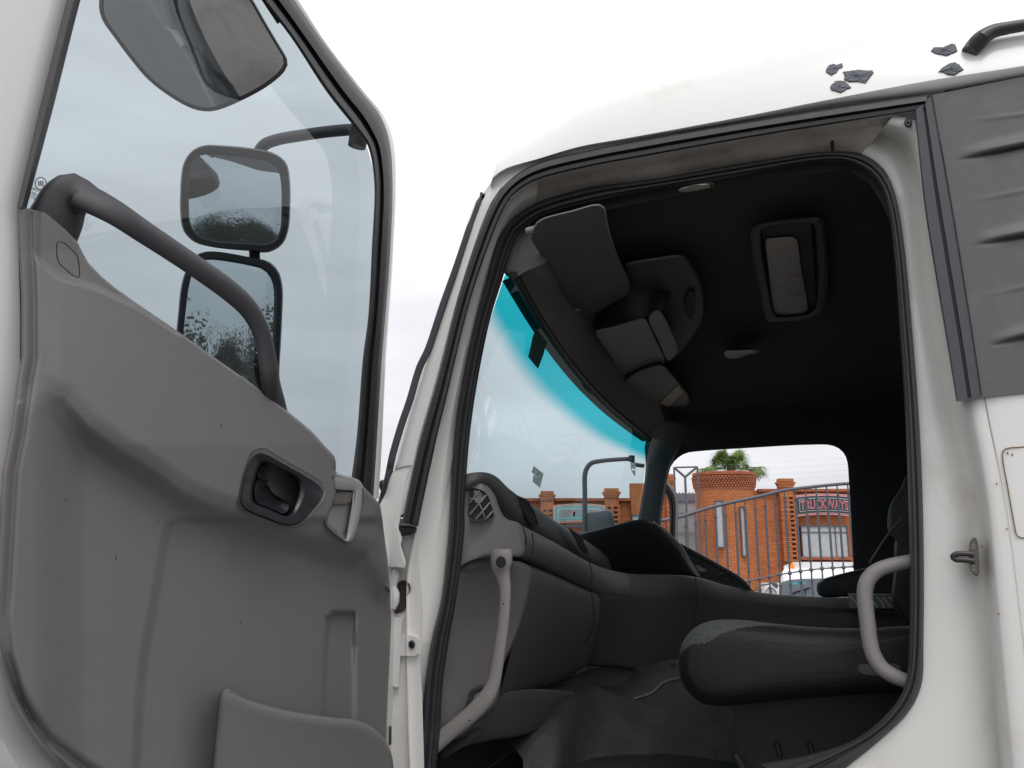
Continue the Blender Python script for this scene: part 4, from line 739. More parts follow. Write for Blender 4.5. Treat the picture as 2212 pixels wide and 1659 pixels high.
# pillar grab bar
gb = C6([(858, 165, 72), (858, 180, 78), (860, 240, 79), (858, 290, 70), (868, 340, 54), (884, 420, 43), (884, 540, 39), (872, 680, 40), (852, 820, 42), (832, 950, 44), (812, 1060, 46), (780, 1140, 52), (730, 1210, 56), (650, 1290, 56), (560, 1365, 54), (470, 1440, 55), (400, 1500, 58)])
m = MB(); m.utube(gb, lambda u, v: Yp(u, v, .105), 90, 20, flat=.55, fn=(0, 1, 0)); GBp = part('pillar_grab_bar', m, GRAB, TK)
u0, v0 = C6([(856, 254)])[0]; circ = [(u0 + 11.5 * math.cos(k), v0 + 13 * math.sin(k)) for k in np.linspace(0, 2 * math.pi, 15)[:-1]]
bq = lambda u, v, o=0: Yp(u, v, .082 - o)
m = MB(); m.dome(circ, bq, [(1.12, -.004), (1.1, .002), (1.0, .002), (.95, -.0)], 30); part('bolt_hole_rim', m, GRAB, GBp)
m = MB(); m.dome(circ, bq, [(.98, .0005), (.94, .0025)], 30); part('bolt_hole', m, BLK, GBp)
for q in C6([(874, 538), (643, 1330)]):
    m = MB(); m.dome([(q[0] + 2 * math.cos(k), q[1] + 2 * math.sin(k)) for k in np.linspace(0, 2 * math.pi, 9)[:-1]], bq, [(1, .004), (.8, .005)], 10); part('screw_hole', m, BLK, GBp)
# underside below kick trim
m = MB(); m.dome(C6([(420, 1560), (560, 1440), (700, 1330), (790, 1200), (850, 1150), (1000, 1120), (1200, 1120), (1360, 1150), (1330, 1200), (1200, 1345), (1000, 1432), (800, 1465), (640, 1500), (520, 1545), (440, 1610)]), lambda u, v, o=0: Yp(u, v, .24 - o + max(0, u - 1010) * .0030), [(1, -.10), (1, -.006), (.975, .004), (.9, .010), (.6, .02)], 80, cen=C6([(950, 1290)])[0]); part('lower_dash_panel', m, mat('lower_lip', (.075, .07, .07), .65, bump=.3, bs=700), TK, ang=60)
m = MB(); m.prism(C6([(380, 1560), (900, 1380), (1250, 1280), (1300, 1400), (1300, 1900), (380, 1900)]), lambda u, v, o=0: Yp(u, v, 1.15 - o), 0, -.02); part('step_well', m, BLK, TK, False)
# rubber mat over tunnel
f0 = [(1130, 1640, .55), (1165, 1590, .62), (1191, 1569, .68), (1235, 1512, .86), (1270, 1499, .98), (1302, 1494, 1.05), (1366, 1510, 1.1), (1407, 1496, 1.12), (1432, 1474, 1.15), (1467, 1464, 1.15), (1540, 1450, 1.15), (1700, 1450, 1.15)]
a = S(f0, 70); rows = []
for t in np.linspace(0, 1, 30):
    row = []
    for i, p in enumerate(a):
        v = p[1] + (1800 - p[1]) * t; y = p[2] - .22 * t + .025 * math.sin(i * .35 + 3 * t) * math.exp(-((i - 16) / 12) ** 2) + .018 * math.sin(i * .21 + t * 9) * t
        row.append(Yp(p[0] + 20 * math.sin(t * 3 + i * .1) * t, v, y))
    rows.append(row)
rows.insert(0, [p + Vector((-.15, .25, .0)) for p in rows[0]])
m = MB(); m.grid(rows); part('tunnel_mat', m, FLOORM, TK, ang=60)
m = MB(); m.tube([p + Vector((.004, -.004, .001)) for p in rail(f0[6:11], 30)], .004, 8); part('mat_edge', m, mat('mat_lip', (.2, .2, .17), .8), TK)
# seat cushion
so_ = C8([(213, 820), (217, 760), (240, 680), (330, 572), (450, 522), (600, 512), (750, 522), (900, 540), (1200, 566), (1550, 575), (1900, 560), (2200, 560), (2200, 900), (2100, 1040), (1650, 1062), (1300, 1085), (900, 1120), (560, 1152), (450, 1145), (380, 1128), (290, 1055), (228, 950)])
q = S(so_, 220, True); cu, cv = C8([(1100, 820)])[0]; wed = C8([(190, 790), (300, 700), (430, 680), (520, 620), (640, 580), (800, 556), (1000, 555), (1550, 580), (2300, 570)])
rows = []; F0 = []
KS = [.06, .3, .5, .62, .72, .79, .84, .88, .91, .935, .955, .972, .985, .994, 1.0]; KY = [.205, .206, .209, .213, .219, .226, .234, .242, .25, .26, .272, .29, .315, .35, .42]
hs = [float(x) for x in np.linspace(.06, 1, 60)]
pairs = [(x, float(np.interp(x, KS, KY))) for x in hs] + [(.995, .5), (.98, .6), (.95, .7), (.86, .76)]
for (sh, y) in pairs:
    rows.append([Yp(cu + (p[0] - cu) * (1 - (1 - sh) * (.35 if sh > .8 else 1.0) - (.13 if sh <= .8 else 0) * 0), cv + (p[1] - cv) * sh, y) if sh > .8 else Yp(cu + (p[0] - cu) * .93 * sh / .8, cv + (p[1] - cv) * sh, y) for p in q])
m = MB(); b0 = m.grid(rows, True); m.f.append([b0 + i for i in range(220)]); m.m.append(0); m.f.append([b0 + (len(rows) - 1) * 220 + i for i in range(220)][::-1]); m.m.append(0)
for k, f in enumerate(m.f):
    c = sum((m.v[i] for i in f), Vector()) / len(f); d = c - CAMP; uu = 1106 + FPX * d.dot(RT) / d.dot(FW); vv = 829.5 - FPX * d.dot(UP) / d.dot(FW)
    lim = float(np.interp(uu, [p[0] for p in wed], [p[1] for p in wed]))
    if len(f) == 4 and vv < lim: m.m[k] = 1
part('passenger_seat_cushion', m, [SEATF, SEATM], TK, ang=60)
m = MB(); m.prism(C8([(600, 1140), (1700, 1040), (2100, 1000), (2100, 1900), (700, 1900), (650, 1500)]), lambda u, v, o=0: Yp(u, v, .34 - o), 0, -.4); m.tube([Yp(*p, .30) for p in C8([(620, 1500), (700, 1640)])], .01, 8)
for xx in (935, 1175): m.tube([Yp(*p, .335) for p in C8([(xx, 1420), (xx + 25, 1520)])], .006, 6)
part('seat_base', m, SEATF, TK, False)
m = MB(); m.dome(C8([(1535, 845), (1640, 840), (1740, 838), (1820, 838), (1855, 870), (1845, 910), (1780, 925), (1535, 905)]), lambda u, v, o=0: Yp(u, v, .21 - o), [(1, -.02), (1, .003), (.9, .006)], 30); sb = part('recliner_bracket', m, DARKP, TK)
m = MB(); u0, v0 = C8([(1803, 885)])[0]; m.dome([(u0 + 5 * math.cos(k), v0 + 5 * math.sin(k)) for k in np.linspace(0, 2 * math.pi, 9)[:-1]], lambda u, v, o=0: Yp(u, v, .2 - o), [(1, 0), (.8, .006)], 12); part('bolt', m, STEEL, sb)
m = MB(); m.dome(C8([(1745, 660), (1800, 620), (1910, 560), (2000, 540), (2000, 740), (1860, 740), (1750, 735)]), lambda u, v, o=0: Yp(u, v, .32 - o), [(1, -.05), (1, 0), (.95, .008)], 30); part('seat_side_cover', m, DARKP, TK)
# driver seat cushion seen dark beyond, tread plate box
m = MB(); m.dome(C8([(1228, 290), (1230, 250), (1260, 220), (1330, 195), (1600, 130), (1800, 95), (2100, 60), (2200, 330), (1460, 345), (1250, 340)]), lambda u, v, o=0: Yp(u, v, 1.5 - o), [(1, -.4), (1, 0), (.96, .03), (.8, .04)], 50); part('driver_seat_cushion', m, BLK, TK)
m = MB(); m.prism(C8([(1460, 325), (1800, 328), (1818, 432), (1468, 430)]), lambda u, v, o=0: Yp(u, v, 1.2 - o), 0, -.25); bx_ = part('tread_plate_box', m, mat('tread_base', (.13, .14, .14), .4, metal=.7, var=.3, vs=30), TK, False)
m = MB()
for k in range(7):
    x = 1475 + k * 48; m.tube([Yp(*p, 1.195) for p in C8([(x, 345), (x + 45, 385 + (k % 2) * 20), (x + 60, 425)])], .0035, 6)
m.tube([Yp(*p, 1.195) for p in C8([(1460, 325), (1800, 328)])], .002, 6); part('tread_ribs', m, CHECK, bx_)
m = MB(); m.prism(C8([(880, 500), (1145, 498), (1145, 468), (1900, 468), (1900, 560), (880, 560)]), lambda u, v, o=0: Yp(u, v, 1.3 - o), 0, -.1); part('storage_tray', m, mat('tray', (.055, .057, .055), .7), TK, False)
# grab bar beside seat
m = MB(); m.utube(C8([(1980, 75, 50), (1905, 86, 50), (1780, 112, 52), (1670, 155, 54), (1605, 225, 56), (1583, 320, 56), (1590, 420, 56), (1606, 560, 56), (1622, 680, 56), (1650, 780, 57), (1712, 872, 57), (1790, 925, 56), (1880, 962, 54), (1980, 985, 54)]), lambda u, v: Yp(u, v, .13), 70, 18); part('seat_grab_bar', m, GRAB, TK)

# ================================================================== STREET FRONT (frontal to the camera)
def W3(a, z, d): return CAMP + RT * a + FH * d + Vector((0, 0, z - 2.0))
def uvz(m, b, n):
    for i in range(b, b + n):
        p = m.v[i] - CAMP; m.uv[i] = (p.dot(RT), m.v[i].z)
def wall(m, u0, v0, u1, d, th=.3, z0=0):               # brick slab between two columns of sight, top at v0
    b = len(m.v); A = Ap(u0, v0, d); B = Ap(u1, v0, d); A = Vector((A.x, A.y, B.z if False else A.z)); B.z = A.z
    c = (A + B) / 2 + FH * th / 2; c.z = (A.z + z0) / 2; m.box(c, ((B - A).length, th, A.z - z0), YAW); uvz(m, b, 8)
D0 = 35.0
BL = thing('brick_building', W3(15, 0, 36), 'orange face-brick building with a round tower, stepped piers and net-curtained windows', 'building')
def z_at(v, d, u=1500): return Ap(u, v, d).z
# wall right of tower
m = MB(); wall(m, 1630, 1060, 2050, 36.2, .4); part('front_wall', m, BRICK, BL, False)
def coping(m, u0, u1, v, d, dv=6):
    n = int((u1 - u0) / 3.2)
    for k in range(n):
        p = Ap(u0 + (k + .5) * (u1 - u0) / n, v, d); b = len(m.v); m.box(p + FH * .1 + Vector((0, 0, .0)), (.060 * d / 35, .3, .12), YAW); uvz(m, b, 8)
m = MB(); coping(m, 1638, 1860, 1059, 36.0); part('coping', m, BRICKD, BL, False)
# tower
cen = W3(Ap(1574.5, 1100, 36.0).__sub__(CAMP).dot(RT), 0, 36.6); RAD = 63 / FPX * 36
def ringz(v): return Ap(1573, v, 36.6 - RAD).z
m = MB(); n = 48
zt = ringz(1022); zb = ringz(1050); zs = ringz(1055)
def cyl(m, r, z0, z1, cap=False):
    b = len(m.v); rows = []
    for z in (z0, z1): rows.append([cen + RT * (r * math.cos(2 * math.pi * k / n)) + FH * (r * math.sin(2 * math.pi * k / n)) + Vector((0, 0, z)) for k in range(n + 1)])
    m.grid(rows)
    for j in range(2):
        for k in range(n + 1): m.uv[b + j * (n + 1) + k] = (2 * math.pi * k / n * r, (z0, z1)[j])
    if cap: m.f.append([b + (n + 1) + k for k in range(n)]); m.m.append(0)
cyl(m, RAD, 0, zt, True); part('tower', m, BRICK, BL)
m = MB(); cyl(m, RAD + .02, zs - .02, zs + .1); cyl(m, RAD + .09, zt - .03, zt + .1, True)
for row in range(5):
    z = zs + .14 + row * (zt - .05 - zs - .12) / 5
    for k in range(64):
        an = 2 * math.pi * (k + .5 * (row % 2)) / 64; r = RAD + .0 + row * .014
        b = len(m.v); m.box(cen + RT * (r * math.cos(an)) + FH * (r * math.sin(an)) + Vector((0, 0, z)), (.14, .085, .085), YAW + an); uvz(m, b, 8)
part('tower_cornice', m, BRICKD, BL, False)
def window(u0, v0, u1, v1, d, mull=(), trans=None):
    A = Ap(u0, v0, d); B = Ap(u1, v1, d); w = (B - A).dot(RT); h = A.z - B.z; c = A + RT * w / 2 - Vector((0, 0, h / 2))
    m = MB(); t = .035
    for sx, sz, ww, hh in ((0, h / 2, w, t), (0, -h / 2, w, t), (-w / 2, 0, t, h), (w / 2, 0, t, h)): m.box(c + RT * sx + Vector((0, 0, sz)), (ww + t * (ww > hh), .16, hh - (t if hh > ww else 0)), YAW)
    for k in mull: m.box(c + RT * (k * w - w / 2), (t * .8, .1, h - t), YAW)
    if trans: m.box(c + Vector((0, 0, h / 2 - trans * h)) - FH * .02, (w - t, .08, t * .7), YAW)
    f = part('window', m, mat('window_frame', (.12, .10, .12), .5), BL, False)
    m = MB(); m.box(c + FH * .02, (w - t, .04, h - t), YAW); part('pane', m, WIN, f, False)
window(1545, 1082, 1565, 1182, 35.22); window(1598, 1095, 1613, 1201, 35.28)
window(1729, 1136, 1834, 1203, 36.05, (.18, .74), .2); 
m = MB()
b = len(m.v); m.box(Ap(1785, 1206, 36.0), (2.4, .3, .12), YAW); uvz(m, b, 8)
for r in range(3):
    for k in range(24): b = len(m.v); m.box(Ap(1732 + k * 4.6 + (r % 2) * 2.3, 1213 + r * 4, 36.05), (.06, .14, .05), YAW); uvz(m, b, 8)
part('sill_corbels', m, BRICKD, BL, False)
def pier(u0, u1, vtop, vb, d, nm='brick_pier'):
    m = MB(); wall(m, u0 + 2, vtop + 6, u1 - 2, d, .3); b = len(m.v)
    A = Ap((u0 + u1) / 2, vtop, d); w = (u1 - u0) / FPX * d
    for k, (ww, zz, hh) in enumerate(((w * .86, -.05, .14), (w * 1.12, -.17, .09), (w * 1.0, -.25, .09), (w * .9, -.33, .09))):
        m.box(A + FH * .1 + Vector((0, 0, zz)), (ww, .5 - k * .05, hh), YAW)
    z = A.z - .75; k = 0
    zlow = Ap(u0, vb, d).z
    while z > zlow:
        for sx in ((-.36, .0, .40) if k % 2 else (-.18, .22)): m.box(A - FH * .06 + RT * (w * sx) + Vector((0, 0, z - A.z)), (w * .16, .12, .10), YAW)
        if k % 2 == 0: m.box(A - FH * .07 + Vector((0, 0, z - A.z)), (w * .95, .12, .085), YAW)
        z -= .10; k += 1
    uvz(m, b, len(m.v) - b); part(nm, m, BRICK, BL, False)
    m = MB(); b = 0; m.box(A - FH * .012 + Vector((0, 0, -.72 - (A.z - .72 - zlow) / 2)), (w * .86, .02, A.z - .72 - zlow), YAW); uvz(m, 0, 8); part('brick_pier_gap_shade', m, BRICKS, BL, False)  # dark sheet painting the shade between the projecting bricks
pier(1680, 1714, 1035, 1215, 35.9)
# left wing seen through the windscreen
m = MB(); wall(m, 1100, 1081, 1366, 36.2, .4); wall(m, 1362, 1044, 1458, 35.9, .4); part('left_wing_wall', m, BRICK, BL, False)
m = MB(); coping(m, 1100, 1366, 1079, 36.0); part('left_wing_coping', m, BRICKD, BL, False)
pier(1166, 1198, 1062, 1140, 35.9); pier(1304, 1338, 1056, 1180, 35.9); pier(1436, 1457, 1026, 1150, 35.6)
m = MB(); m.box(Ap(1240, 1137, 35.5), (2.6, .9, .10), YAW); part('canopy', m, mat('dark_canopy', (.06, .07, .10), .6), BL, False)
window(1365, 1112, 1385, 1138, 35.7)
# signs
def text(s, w, h, unp, col, name, parent, off, grow=0.0, cen=(0, 0)):
    cu = bpy.data.curves.new(name, 'FONT'); cu.body = s; cu.size = 1; cu.offset = grow; cu.extrude = .0; cu.align_x = 'CENTER'; cu.align_y = 'CENTER'
    o = bpy.data.objects.new(name, cu); SC.collection.objects.link(o); bpy.context.view_layer.update()
    me = bpy.data.meshes.new_from_object(o.evaluated_get(bpy.context.evaluated_depsgraph_get())); bpy.data.objects.remove(o)
    xs = [v.co.x for v in me.vertices]; ys = [v.co.y for v in me.vertices]; x0, x1, y0, y1 = min(xs), max(xs), min(ys), max(ys)
    m = MB(); m.add([unp((v.co.x - (x0 + x1) / 2) / (x1 - x0) * w, (v.co.y - (y0 + y1) / 2) / (y1 - y0) * h, off) for v in me.vertices], [list(p.vertices) for p in me.polygons])
    return part(name, m, col, parent, False)
def sign(nm, P, d, cb, cr, cl, body, label, wtxt, htxt, cdark):
    A, B, C_, D_ = [Ap(u, v, d) for u, v in P]         # tl tr br bl
    c = (A + B + C_ + D_) / 4; w = (B - A).length; h = ((A - D_).length + (B - C_).length) / 2; arch = h * .10
    S0 = thing(nm, Vector((c.x, c.y, min(D_.z, C_.z))), label, 'sign')
    def fr(a, z, o=0): return c + RT * a + Vector((0, 0, z + arch * (1 - (2 * a / w) ** 2))) - FH * o
    def plate(k0, k1, mt, o, name, par=S0):
        m = MB(); n_ = 24; hw = w / 2 - k0; hh = h / 2 - k1
        top = [fr(-hw + 2 * hw * i / n_, hh, o) for i in range(n_ + 1)]; bt = [fr(-hw + 2 * hw * i / n_, -hh, o) for i in range(n_ + 1)]
        m.grid([[p + FH * .03 for p in bt], bt, top, [p + FH * .03 for p in top]]); return part(name, m, mt, par, False)
    bd = plate(0, 0, cl, .04, 'sign_board'); plate(.02, .02, cr, .045, 'red_border', bd); plate(.03, .07, cl, .05, 'pale_line', bd); plate(.04, .085, cb, .055, 'sign_field', bd)
    plate(.17, .18, cl, .06, 'inner_line', bd); plate(.185, .20, cdark, .065, 'inner_field', bd)
    text(body, wtxt + .02, htxt + .03, lambda a, z, o: fr(a, z, o), cl, 'lettering_outline', bd, .069, .02); text(body, wtxt, htxt, lambda a, z, o: fr(a, z, o), cr, 'lettering', bd, .075, .008)
    return S0
RED = mat('sign_red', (.60, .10, .14), .5, var=.05); CRM = mat('sign_cream', (.75, .72, .66), .5, var=.05); NAVY = mat('sign_charcoal', (.035, .04, .055), .5, var=.1); TEAL = mat('sign_teal', (.14, .38, .40), .5, var=.08); PINK = mat('sign_pink', (.55, .16, .15), .5, var=.05)
s1 = sign('shop_sign', [(1715, 1072), (1838, 1070), (1843, 1114), (1722, 1118)], 35.8, NAVY, RED, CRM, 'TRUCKWAYS', 'dark arched sign reading TRUCKWAYS in red letters above the wide window', 2.08, .36, NAVY)
s2 = sign('shop_sign', [(1196, 1093), (1307, 1091), (1307, 1131), (1196, 1132)], 35.6, TEAL, PINK, CRM, 'QADRI CENTRE', 'teal arched sign reading QADRI CENTRE on the brick wall seen through the windscreen', 1.86, .30, TEAL)
GE = [o for o in DOOR.children if o.name.startswith('window_glass')][0]
ETCH = mat('black_etching', (.03, .03, .03), .6)
m = MB(); oc = C1([(212, 955)])[0]; ring_ = [door(oc[0] + 12 * math.cos(t), oc[1] + 13 * math.sin(t), -.049) for t in np.linspace(0, 2 * math.pi, 30)]; m.tube(ring_, .0006, 5, False); part('etched_oval', m, ETCH, GE)
m = MB()
for k in (-1, 0, 1): m.prism([(oc[0] - 1.3 + k * 4.2, oc[1] - 6), (oc[0] + 1.3 + k * 4.2, oc[1] - 5), (oc[0] + 2 + k * 4.2, oc[1] + 6), (oc[0] - .6 + k * 4.2, oc[1] + 5)], door, -.0485, -.0495)
part('etched_bars', m, ETCH, GE, False)
tg = lambda px_, py_: (lambda a, z, o: door(px_ - a * FPX / 1.0, py_ - z * FPX / 1.0 - a * FPX * .30, -.049))
for (x_, y_), t_, w_ in zip(C1([(200, 990), (190, 1012), (182, 1032)]), ('TEMPERED', '43R-0015', 'SAFETY'), (.024, .022, .017)): text(t_, w_, .0042, tg(x_, y_), ETCH, 'etched_text', GE, 0, .01)
# grey plain building behind the steel frame
GB = thing('concrete_building', W3(9, 0, 44), 'plain grey concrete building with a corrugated roof edge behind the tall steel frame', 'building')
m = MB(); A = Ap(1425, 1066, 44); B = Ap(1530, 1066, 44); c = (A + B) / 2; c.z = A.z / 2; m.box(c + FH * 1, ((B - A).length, 2, A.z), YAW); part('wall', m, CONC, GB, False)
m = MB(); n_ = 60
m.grid([[A + (B - A) * (i / n_) - FH * .1 + Vector((0, 0, .06 * math.cos(i * math.pi / 2) + .02 + k)) for i in range(n_ + 1)] for k in (0, -.45)]); part('roof_sheet_edge', m, mat('corrugated_sheet', (.15, .14, .18), .6, var=.15), GB, False)
m = MB()
for v in (1108, 1150): m.box(Ap(1475, v, 43.9), (3.4, .04, .04), YAW)
part('wall_joint', m, mat('joint_line', (.16, .15, .16), .9), GB, False)
# tall steel frame
SF = thing('steel_frame', Ap(1482, 1300, 24) * 1, 'tall grey steel frame with a V-shaped brace at its top, left of the round tower', 'frame'); SF.location.z = 0
fu = lambda u, v: Ap(u, v, 24)
def down(u, v): p = fu(u, v); return [p, Vector((p.x, p.y, 0))]
m = MB()
for u, v in C9([(310, 492), (825, 480)]): m.tube(down(u, v), .028, 8)
part('post', m, GATE, SF)
m = MB(); u, v = C9([(555, 705)])[0]; m.tube(down(u, v), .036, 8); part('centre_post', m, GATE, SF)
m = MB(); a_, b_, c_ = [fu(*q) for q in C9([(310, 498), (825, 483), (555, 708)])]; m.tube([a_, b_], .026, 8); part('top_bar', m, GATE, SF)
m = MB(); m.tube([a_, c_], .036, 8); m.tube([b_, c_], .036, 8); part('brace', m, GATE, SF)
# electric fence wires
EF = thing('wire_fence', W3(10, 0, 33), 'thin electric fence wires strung above the brick building', 'fence')
for k, (v0, v1) in enumerate(((1027, 998), (1040, 1012), (1052, 1024), (1064, 1040), (1014, 985))):
    m = MB(); m.tube([Ap(1400, v0 - 2, 33), Ap(1640, (v0 + v1) / 2 + 1, 33), Ap(1900, v1, 33)], .0022, 5); part('wire', m, mat('wire_grey', (.3, .3, .33), .5), EF)
m = MB(); p = Ap(1905, 985, 33); m.tube([p, Vector((p.x, p.y, 0))], .03, 8); p = Ap(1398, 1000, 33); m.tube([p, Vector((p.x, p.y, 0))], .03, 8); part('fence_post', m, GATE, EF)
# palm
PM = thing('palm_tree', W3(Ap(1576, 1000, 40).__sub__(CAMP).dot(RT), 0, 40), 'green fan palm rising behind the round brick tower', 'palm tree')
pc = Ap(1578, 1000, 40)
m = MB(); m.tube([Vector((pc.x, pc.y, 0)), Vector((pc.x + .1, pc.y, 2.5)), pc + Vector((0, 0, -.2))], [.32, .24, .2], 14); part('trunk', m, BARK, PM)
m = MB(); pr = random.Random(3)
for k in range(64):
    if k < 46: az = pr.uniform(0, 2 * math.pi); el = pr.uniform(-.2, 1.45); ln = pr.uniform(.15, .5); base_ = pc + RT * pr.choice([-.42, .42, .38, .1, -.38]) + Vector((0, 0, pr.uniform(-.2, .12)))
    else: az = math.pi * (k % 2) + pr.uniform(-.5, .5); el = pr.uniform(-.25, .05); ln = pr.uniform(.7, 1.15); base_ = pc + Vector((0, 0, -.25)) + RT * (.3 if k % 2 == 0 else -.3)
    d_ = (RT * math.cos(az) + FH * math.sin(az)) * math.cos(el) + Vector((0, 0, math.sin(el))); tip = base_ + d_ * ln; sd_ = d_.cross(Vector((0, 0, 1))).normalized(); up_ = sd_.cross(d_).normalized()
    m.tube([base_, tip], .012, 4, False)
    fl_ = pr.uniform(.36, .55)
    for j in range(22):
        a = (j / 21 - .5) * 3.6; dr = (d_ * math.cos(a) + sd_ * math.sin(a)); e1 = tip + dr * fl_ * .5; e2 = tip + dr * fl_ * (.95 + pr.uniform(0, .45)) + Vector((0, 0, -.12 - .34 * abs(math.sin(a)) * pr.uniform(.5, 1.3)))
        s2_ = dr.cross(up_).normalized() * .017
        m.add([tip - s2_ * .4, tip + s2_ * .4, e1 + s2_, e1 - s2_, e2 + s2_ * .15, e2 - s2_ * .15], [[0, 1, 2, 3], [3, 2, 4, 5]])
part('crown', m, LEAF, PM, False)
# gate
GT = thing('gate', Ap(1700, 1300, 9.5), 'tall grey wrought steel sliding gate with an arched top rail and a row of balls', 'gate'); GT.location.z = 0
gd = 9.5
tr_ = [(1250, 1200), (1330, 1158), (1404, 1130), (1464, 1118), (1510, 1103.5), (1562, 1089.5), (1642, 1072), (1690, 1060), (1739, 1053.5), (1832, 1044.5), (1930, 1042), (2030, 1048)]
brl = [(1250, 1345), (1404, 1300), (1510, 1277), (1578, 1264), (1620, 1255), (1642, 1250), (1663, 1245.5), (1685, 1241), (1706, 1238), (1728, 1234), (1750, 1231), (1773, 1228.5), (1795, 1227), (1817, 1226), (1841, 1224), (1930, 1222), (2030, 1227)]
m = MB(); m.tube([Ap(*p, gd) for p in S(tr_, 60)], .0195, 12); part('top_rail', m, GATE, GT)
m = MB(); m.tube([Ap(*p, gd) for p in S(brl, 60)], .008, 8); part('lower_rail', m, GATE, GT)
tp3 = [Ap(*p, gd) for p in S(tr_, 200)]; bp3 = [Ap(*p, gd) for p in S(brl, 200)]
def zat(L, a): return float(np.interp(a, [(p - CAMP).dot(RT) for p in L], [p.z for p in L]))
pxm = gd / FPX
a0 = (Ap(1706, 1238, gd) - CAMP).dot(RT); stp = 21.9 * pxm * 1.0
for k in range(-20, 15):
    a = a0 + k * (21.5 if k < 0 else 22.8) * pxm; zt_, zb_ = zat(tp3, a), zat(bp3, a)
    P_ = lambda z: W3(a, z, gd)
    m = MB()
    m.tube([P_(zt_), P_(zt_ - .125)], .008, 8); m.tube([P_(zt_ - .125), P_(zb_ + .11)], .0135, 10); m.tube([P_(zb_ + .11), P_(zb_ - .12)], .0095, 8); m.tube([P_(zb_ - .12), P_(.15)], .0145, 10)
    for zz in (zt_ - .125, zb_ + .11, zb_ - .12): m.tube([P_(zz - .006), P_(zz + .004)], .025, 10)
    if k == -20: BR0 = None
    br = part('bar', m, GATE, GT)
    m = MB(); r_ = .025
    m.tube([P_(zb_ + r_ * math.cos(t) * 1.0) for t in np.linspace(0, math.pi, 9)], [max(.001, r_ * math.sin(t)) for t in np.linspace(0, math.pi, 9)], 14, False); part('ball', m, GATE, br)
m = MB(); m.tube([W3(a0 - 20 * 21.5 * pxm, .15, gd), W3(a0 + 14 * 22.8 * pxm, .15, gd)], .035, 8); part('bottom_rail', m, GATE, GT)
# white light truck behind the gate
vd = 12.0
VT = thing('light_truck', W3(5.4, 0, 13.5), 'small white truck parked nose-on behind the gate with teal stickers in its windscreen', 'truck')
VV = lambda a, z, d: W3(a + (d - vd) * .40, z, d)
va = lambda u: (Ap(u, 1240, vd) - CAMP).dot(RT)
xl, xr = va(1683), va(1683) + 1.75; xc = (xl + xr) / 2; zr = Ap(1700, 1231, vd).z
VW = mat('van_white', (.8, .8, .8), .3, var=.02, coat=.4)
m = MB(); prof = [(0, .35), (0, .75), (.05, .95), (.14, zr - .12), (.22, zr - .03), (.4, zr), (1.5, zr), (1.6, .4)]
for s0, s1, in ((xl, xr),):
    rows = []
    for ins, aa in ((.06, xl), (0, xl + .05), (0, xl + .1), (0, xr - .1), (0, xr - .05), (.06, xr)):
        rows.append([VV(aa, z - ins * (z > 1), vd + d_ + ins) for d_, z in prof])
    b = m.grid(rows); k = len(prof); m.f += [[b + i for i in range(k)], [b + 5 * k + i for i in range(k)][::-1]]; m.m += [0, 0]
part('cab', m, VW, VT, ang=40)
m = MB(); zt9 = Ap(1700, 1222.5, vd + 1.7).z; m.add([VV(a, z, d) for a in (xl - .04, xr + .1) for d in (vd + 1.68, vd + 4.6) for z in (.5, zt9)], [[0, 1, 3, 2], [4, 6, 7, 5], [0, 4, 5, 1], [2, 3, 7, 6], [0, 2, 6, 4], [1, 5, 7, 3]]); part('cargo_box', m, VW, VT, False)
wsp = [(.05, .98), (.14, zr - .155)]
m = MB()
def vw(u, v, o=0): return Ap(u, v, vd + .08 - o)
P = C12([(415, 1420), (422, 1300), (440, 1200), (500, 1145), (650, 1105), (900, 1082), (1300, 1072), (2300, 1072), (2900, 1110), (2990, 1200), (3010, 1420), (3020, 1750), (400, 1750)])
m.prism(P, vw, .0, -.03); VS = part('windscreen', m, mat('van_glass', (.17, .21, .235), .08, var=.1, spec=.8), VT, False)
m = MB(); m.prism(C12([(715, 1152), (825, 1148), (825, 1208), (718, 1212)]), vw, .002, .004); part('sticker', m, mat('teal_sticker', (.05, .45, .52), .5), VS, False)
m = MB(); m.prism(C12([(935, 1145), (1000, 1142), (1000, 1195), (935, 1200)]), vw, .002, .004); part('sticker', m, MATS['teal_sticker'], VS, False)
m = MB(); m.tube([vw(*p, .02) for p in C12([(680, 1430), (800, 1370), (1110, 1275)])], .011, 6); m.tube([vw(*p, .02) for p in C12([(1010, 1310), (1005, 1450)])], .006, 6); part('wiper', m, BLK, VT)
m = MB(); m.tube([vw(*p, .1) for p in S(C12([(-100, 1270), (0, 1230), (190, 1195), (290, 1165), (400, 1105)]), 14)], .012, 8); m.dome(C12([(255, 1190), (300, 1175), (385, 1180), (385, 1300), (330, 1275), (270, 1225)]), lambda u, v, o=0: vw(u, v, .1 + o), [(1, 0), (.9, .03)], 16); part('side_mirror', m, mat('van_mirror', (.10, .10, .11), .5), VT)
m = MB(); q = Ap(*C12([(712, 775)])[0], vd + .6); m.tube([q + Vector((0, 0, -.1)), q + Vector((0, 0, .02)), q + Vector((0, 0, .035))], [.035, .03, .012], 12); part('amber_beacon', m, mat('amber', (.9, .25, .03), .4), VT)
m = MB()
for sx in (.22, -.22): m.box(W3(xc + sx * 3, .62, vd - .01), (.3, .06, .16), YAW)
part('headlights', m, mat('lamp_glass', (.6, .6, .62), .15), VT, False)
m = MB(); m.box(W3(xc, .42, vd - .03), (1.7, .14, .18), YAW); part('bumper', m, DARKP, VT, False)
m = MB()
for sx in (-.72, .72):
    for dd in (.5, 3.6):
        p = VV(xc + sx, .34, vd + dd); m.tube([p - RT * .1, p - RT * .09, p + RT * .09, p + RT * .1], [.3, .34, .34, .3], 20)
part('wheels', m, RUB, VT)
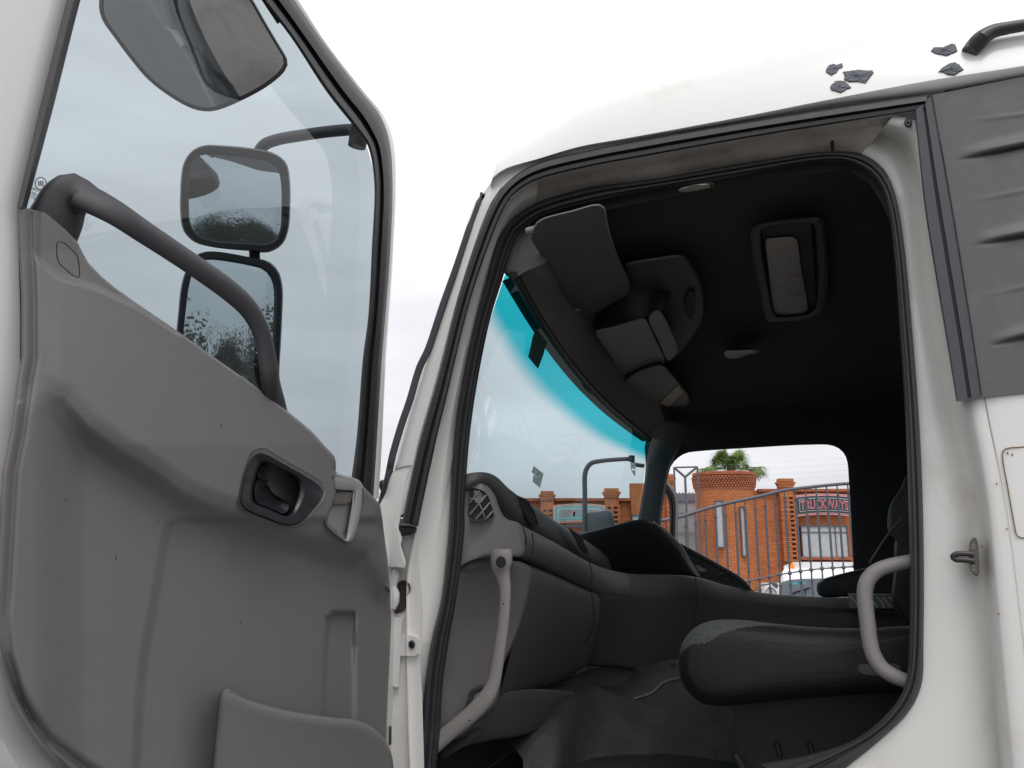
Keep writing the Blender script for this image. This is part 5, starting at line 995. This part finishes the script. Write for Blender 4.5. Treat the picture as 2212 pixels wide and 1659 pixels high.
# air conditioner unit
AC = thing('air_conditioner', Ap(1667, 1290, 20), 'white outdoor air-conditioner unit with a round fan grille beside the small truck', 'air conditioner')
m = MB(); cc = Ap(1667, 1285, 20); m.box(cc, (.40, .3, .56), YAW); part('casing', m, VW, AC, False)
m = MB(); c2_2 = Ap(*C12([(245, 1400)])[0], 19.84)
m.tube([c2_2 + (RT * math.cos(t) + Vector((0, 0, math.sin(t)))) * .13 for t in np.linspace(0, 2 * math.pi, 30)], .012, 6, False)
for r_ in (.03, .065, .1): m.tube([c2_2 + (RT * math.cos(t) + Vector((0, 0, math.sin(t)))) * r_ for t in np.linspace(0, 2 * math.pi, 24)], .005, 5, False)
part('fan_grille', m, mat('grille_grey', (.25, .22, .26), .5), AC)
m = MB(); z1 = cc.z - .28; m.box(Vector((cc.x, cc.y, z1 / 2)), (.34, .26, z1), YAW); part('stand', m, CONC, AC, False)

# ================================================================== trees behind the camera, seen in the mirrors
def tree(loc, h, r, seed, label):
    rr2 = random.Random(seed); T = thing('tree', loc, label, 'tree', 'trees across the yard, seen in the mirrors')
    L = Vector(loc); m = MB(); m.tube([L, L + Vector((.1, 0, h * .35)), L + Vector((.2, .1, h * .6))], [.22, .17, .1], 10)
    tips = []
    for k in range(9):
        a = rr2.uniform(0, 6.28); s_ = L + Vector((.12, .03, h * rr2.uniform(.3, .55))); e_ = s_ + Vector((math.cos(a) * r * .7, math.sin(a) * r * .7, h * rr2.uniform(.15, .35))); m.tube([s_, (s_ + e_) / 2 + Vector((0, 0, .2)), e_], [.08, .05, .02], 6); tips.append(e_)
    part('trunk', m, BARK, T); m = MB()
    for k in range(20000):
        c = rr2.choice(tips) if rr2.random() < .8 else L + Vector((0, 0, h * .62)); p = c + Vector((rr2.gauss(0, r * .2), rr2.gauss(0, r * .2), rr2.gauss(0, h * .07)))
        a = Vector((rr2.gauss(0, 1), rr2.gauss(0, 1), rr2.gauss(0, 1))).normalized() * .045; b = a.cross(Vector((rr2.random(), rr2.random(), rr2.random()))).normalized() * .035
        m.add([p - a, p + b, p + a, p - b], [[0, 1, 2, 3]])
    part('crown', m, LEAF2, T, False)
tree((14, -1.5, 0), 6.5, 3.0, 1, 'bushy tree nearest the back of the truck, reflected in the upper mirror')
tree((19, -6.5, 0), 6.0, 3.2, 2, 'spreading tree across the yard furthest from the truck')
tree((11, -7.5, 0), 4.8, 2.5, 3, 'smallest tree across the yard behind the camera')
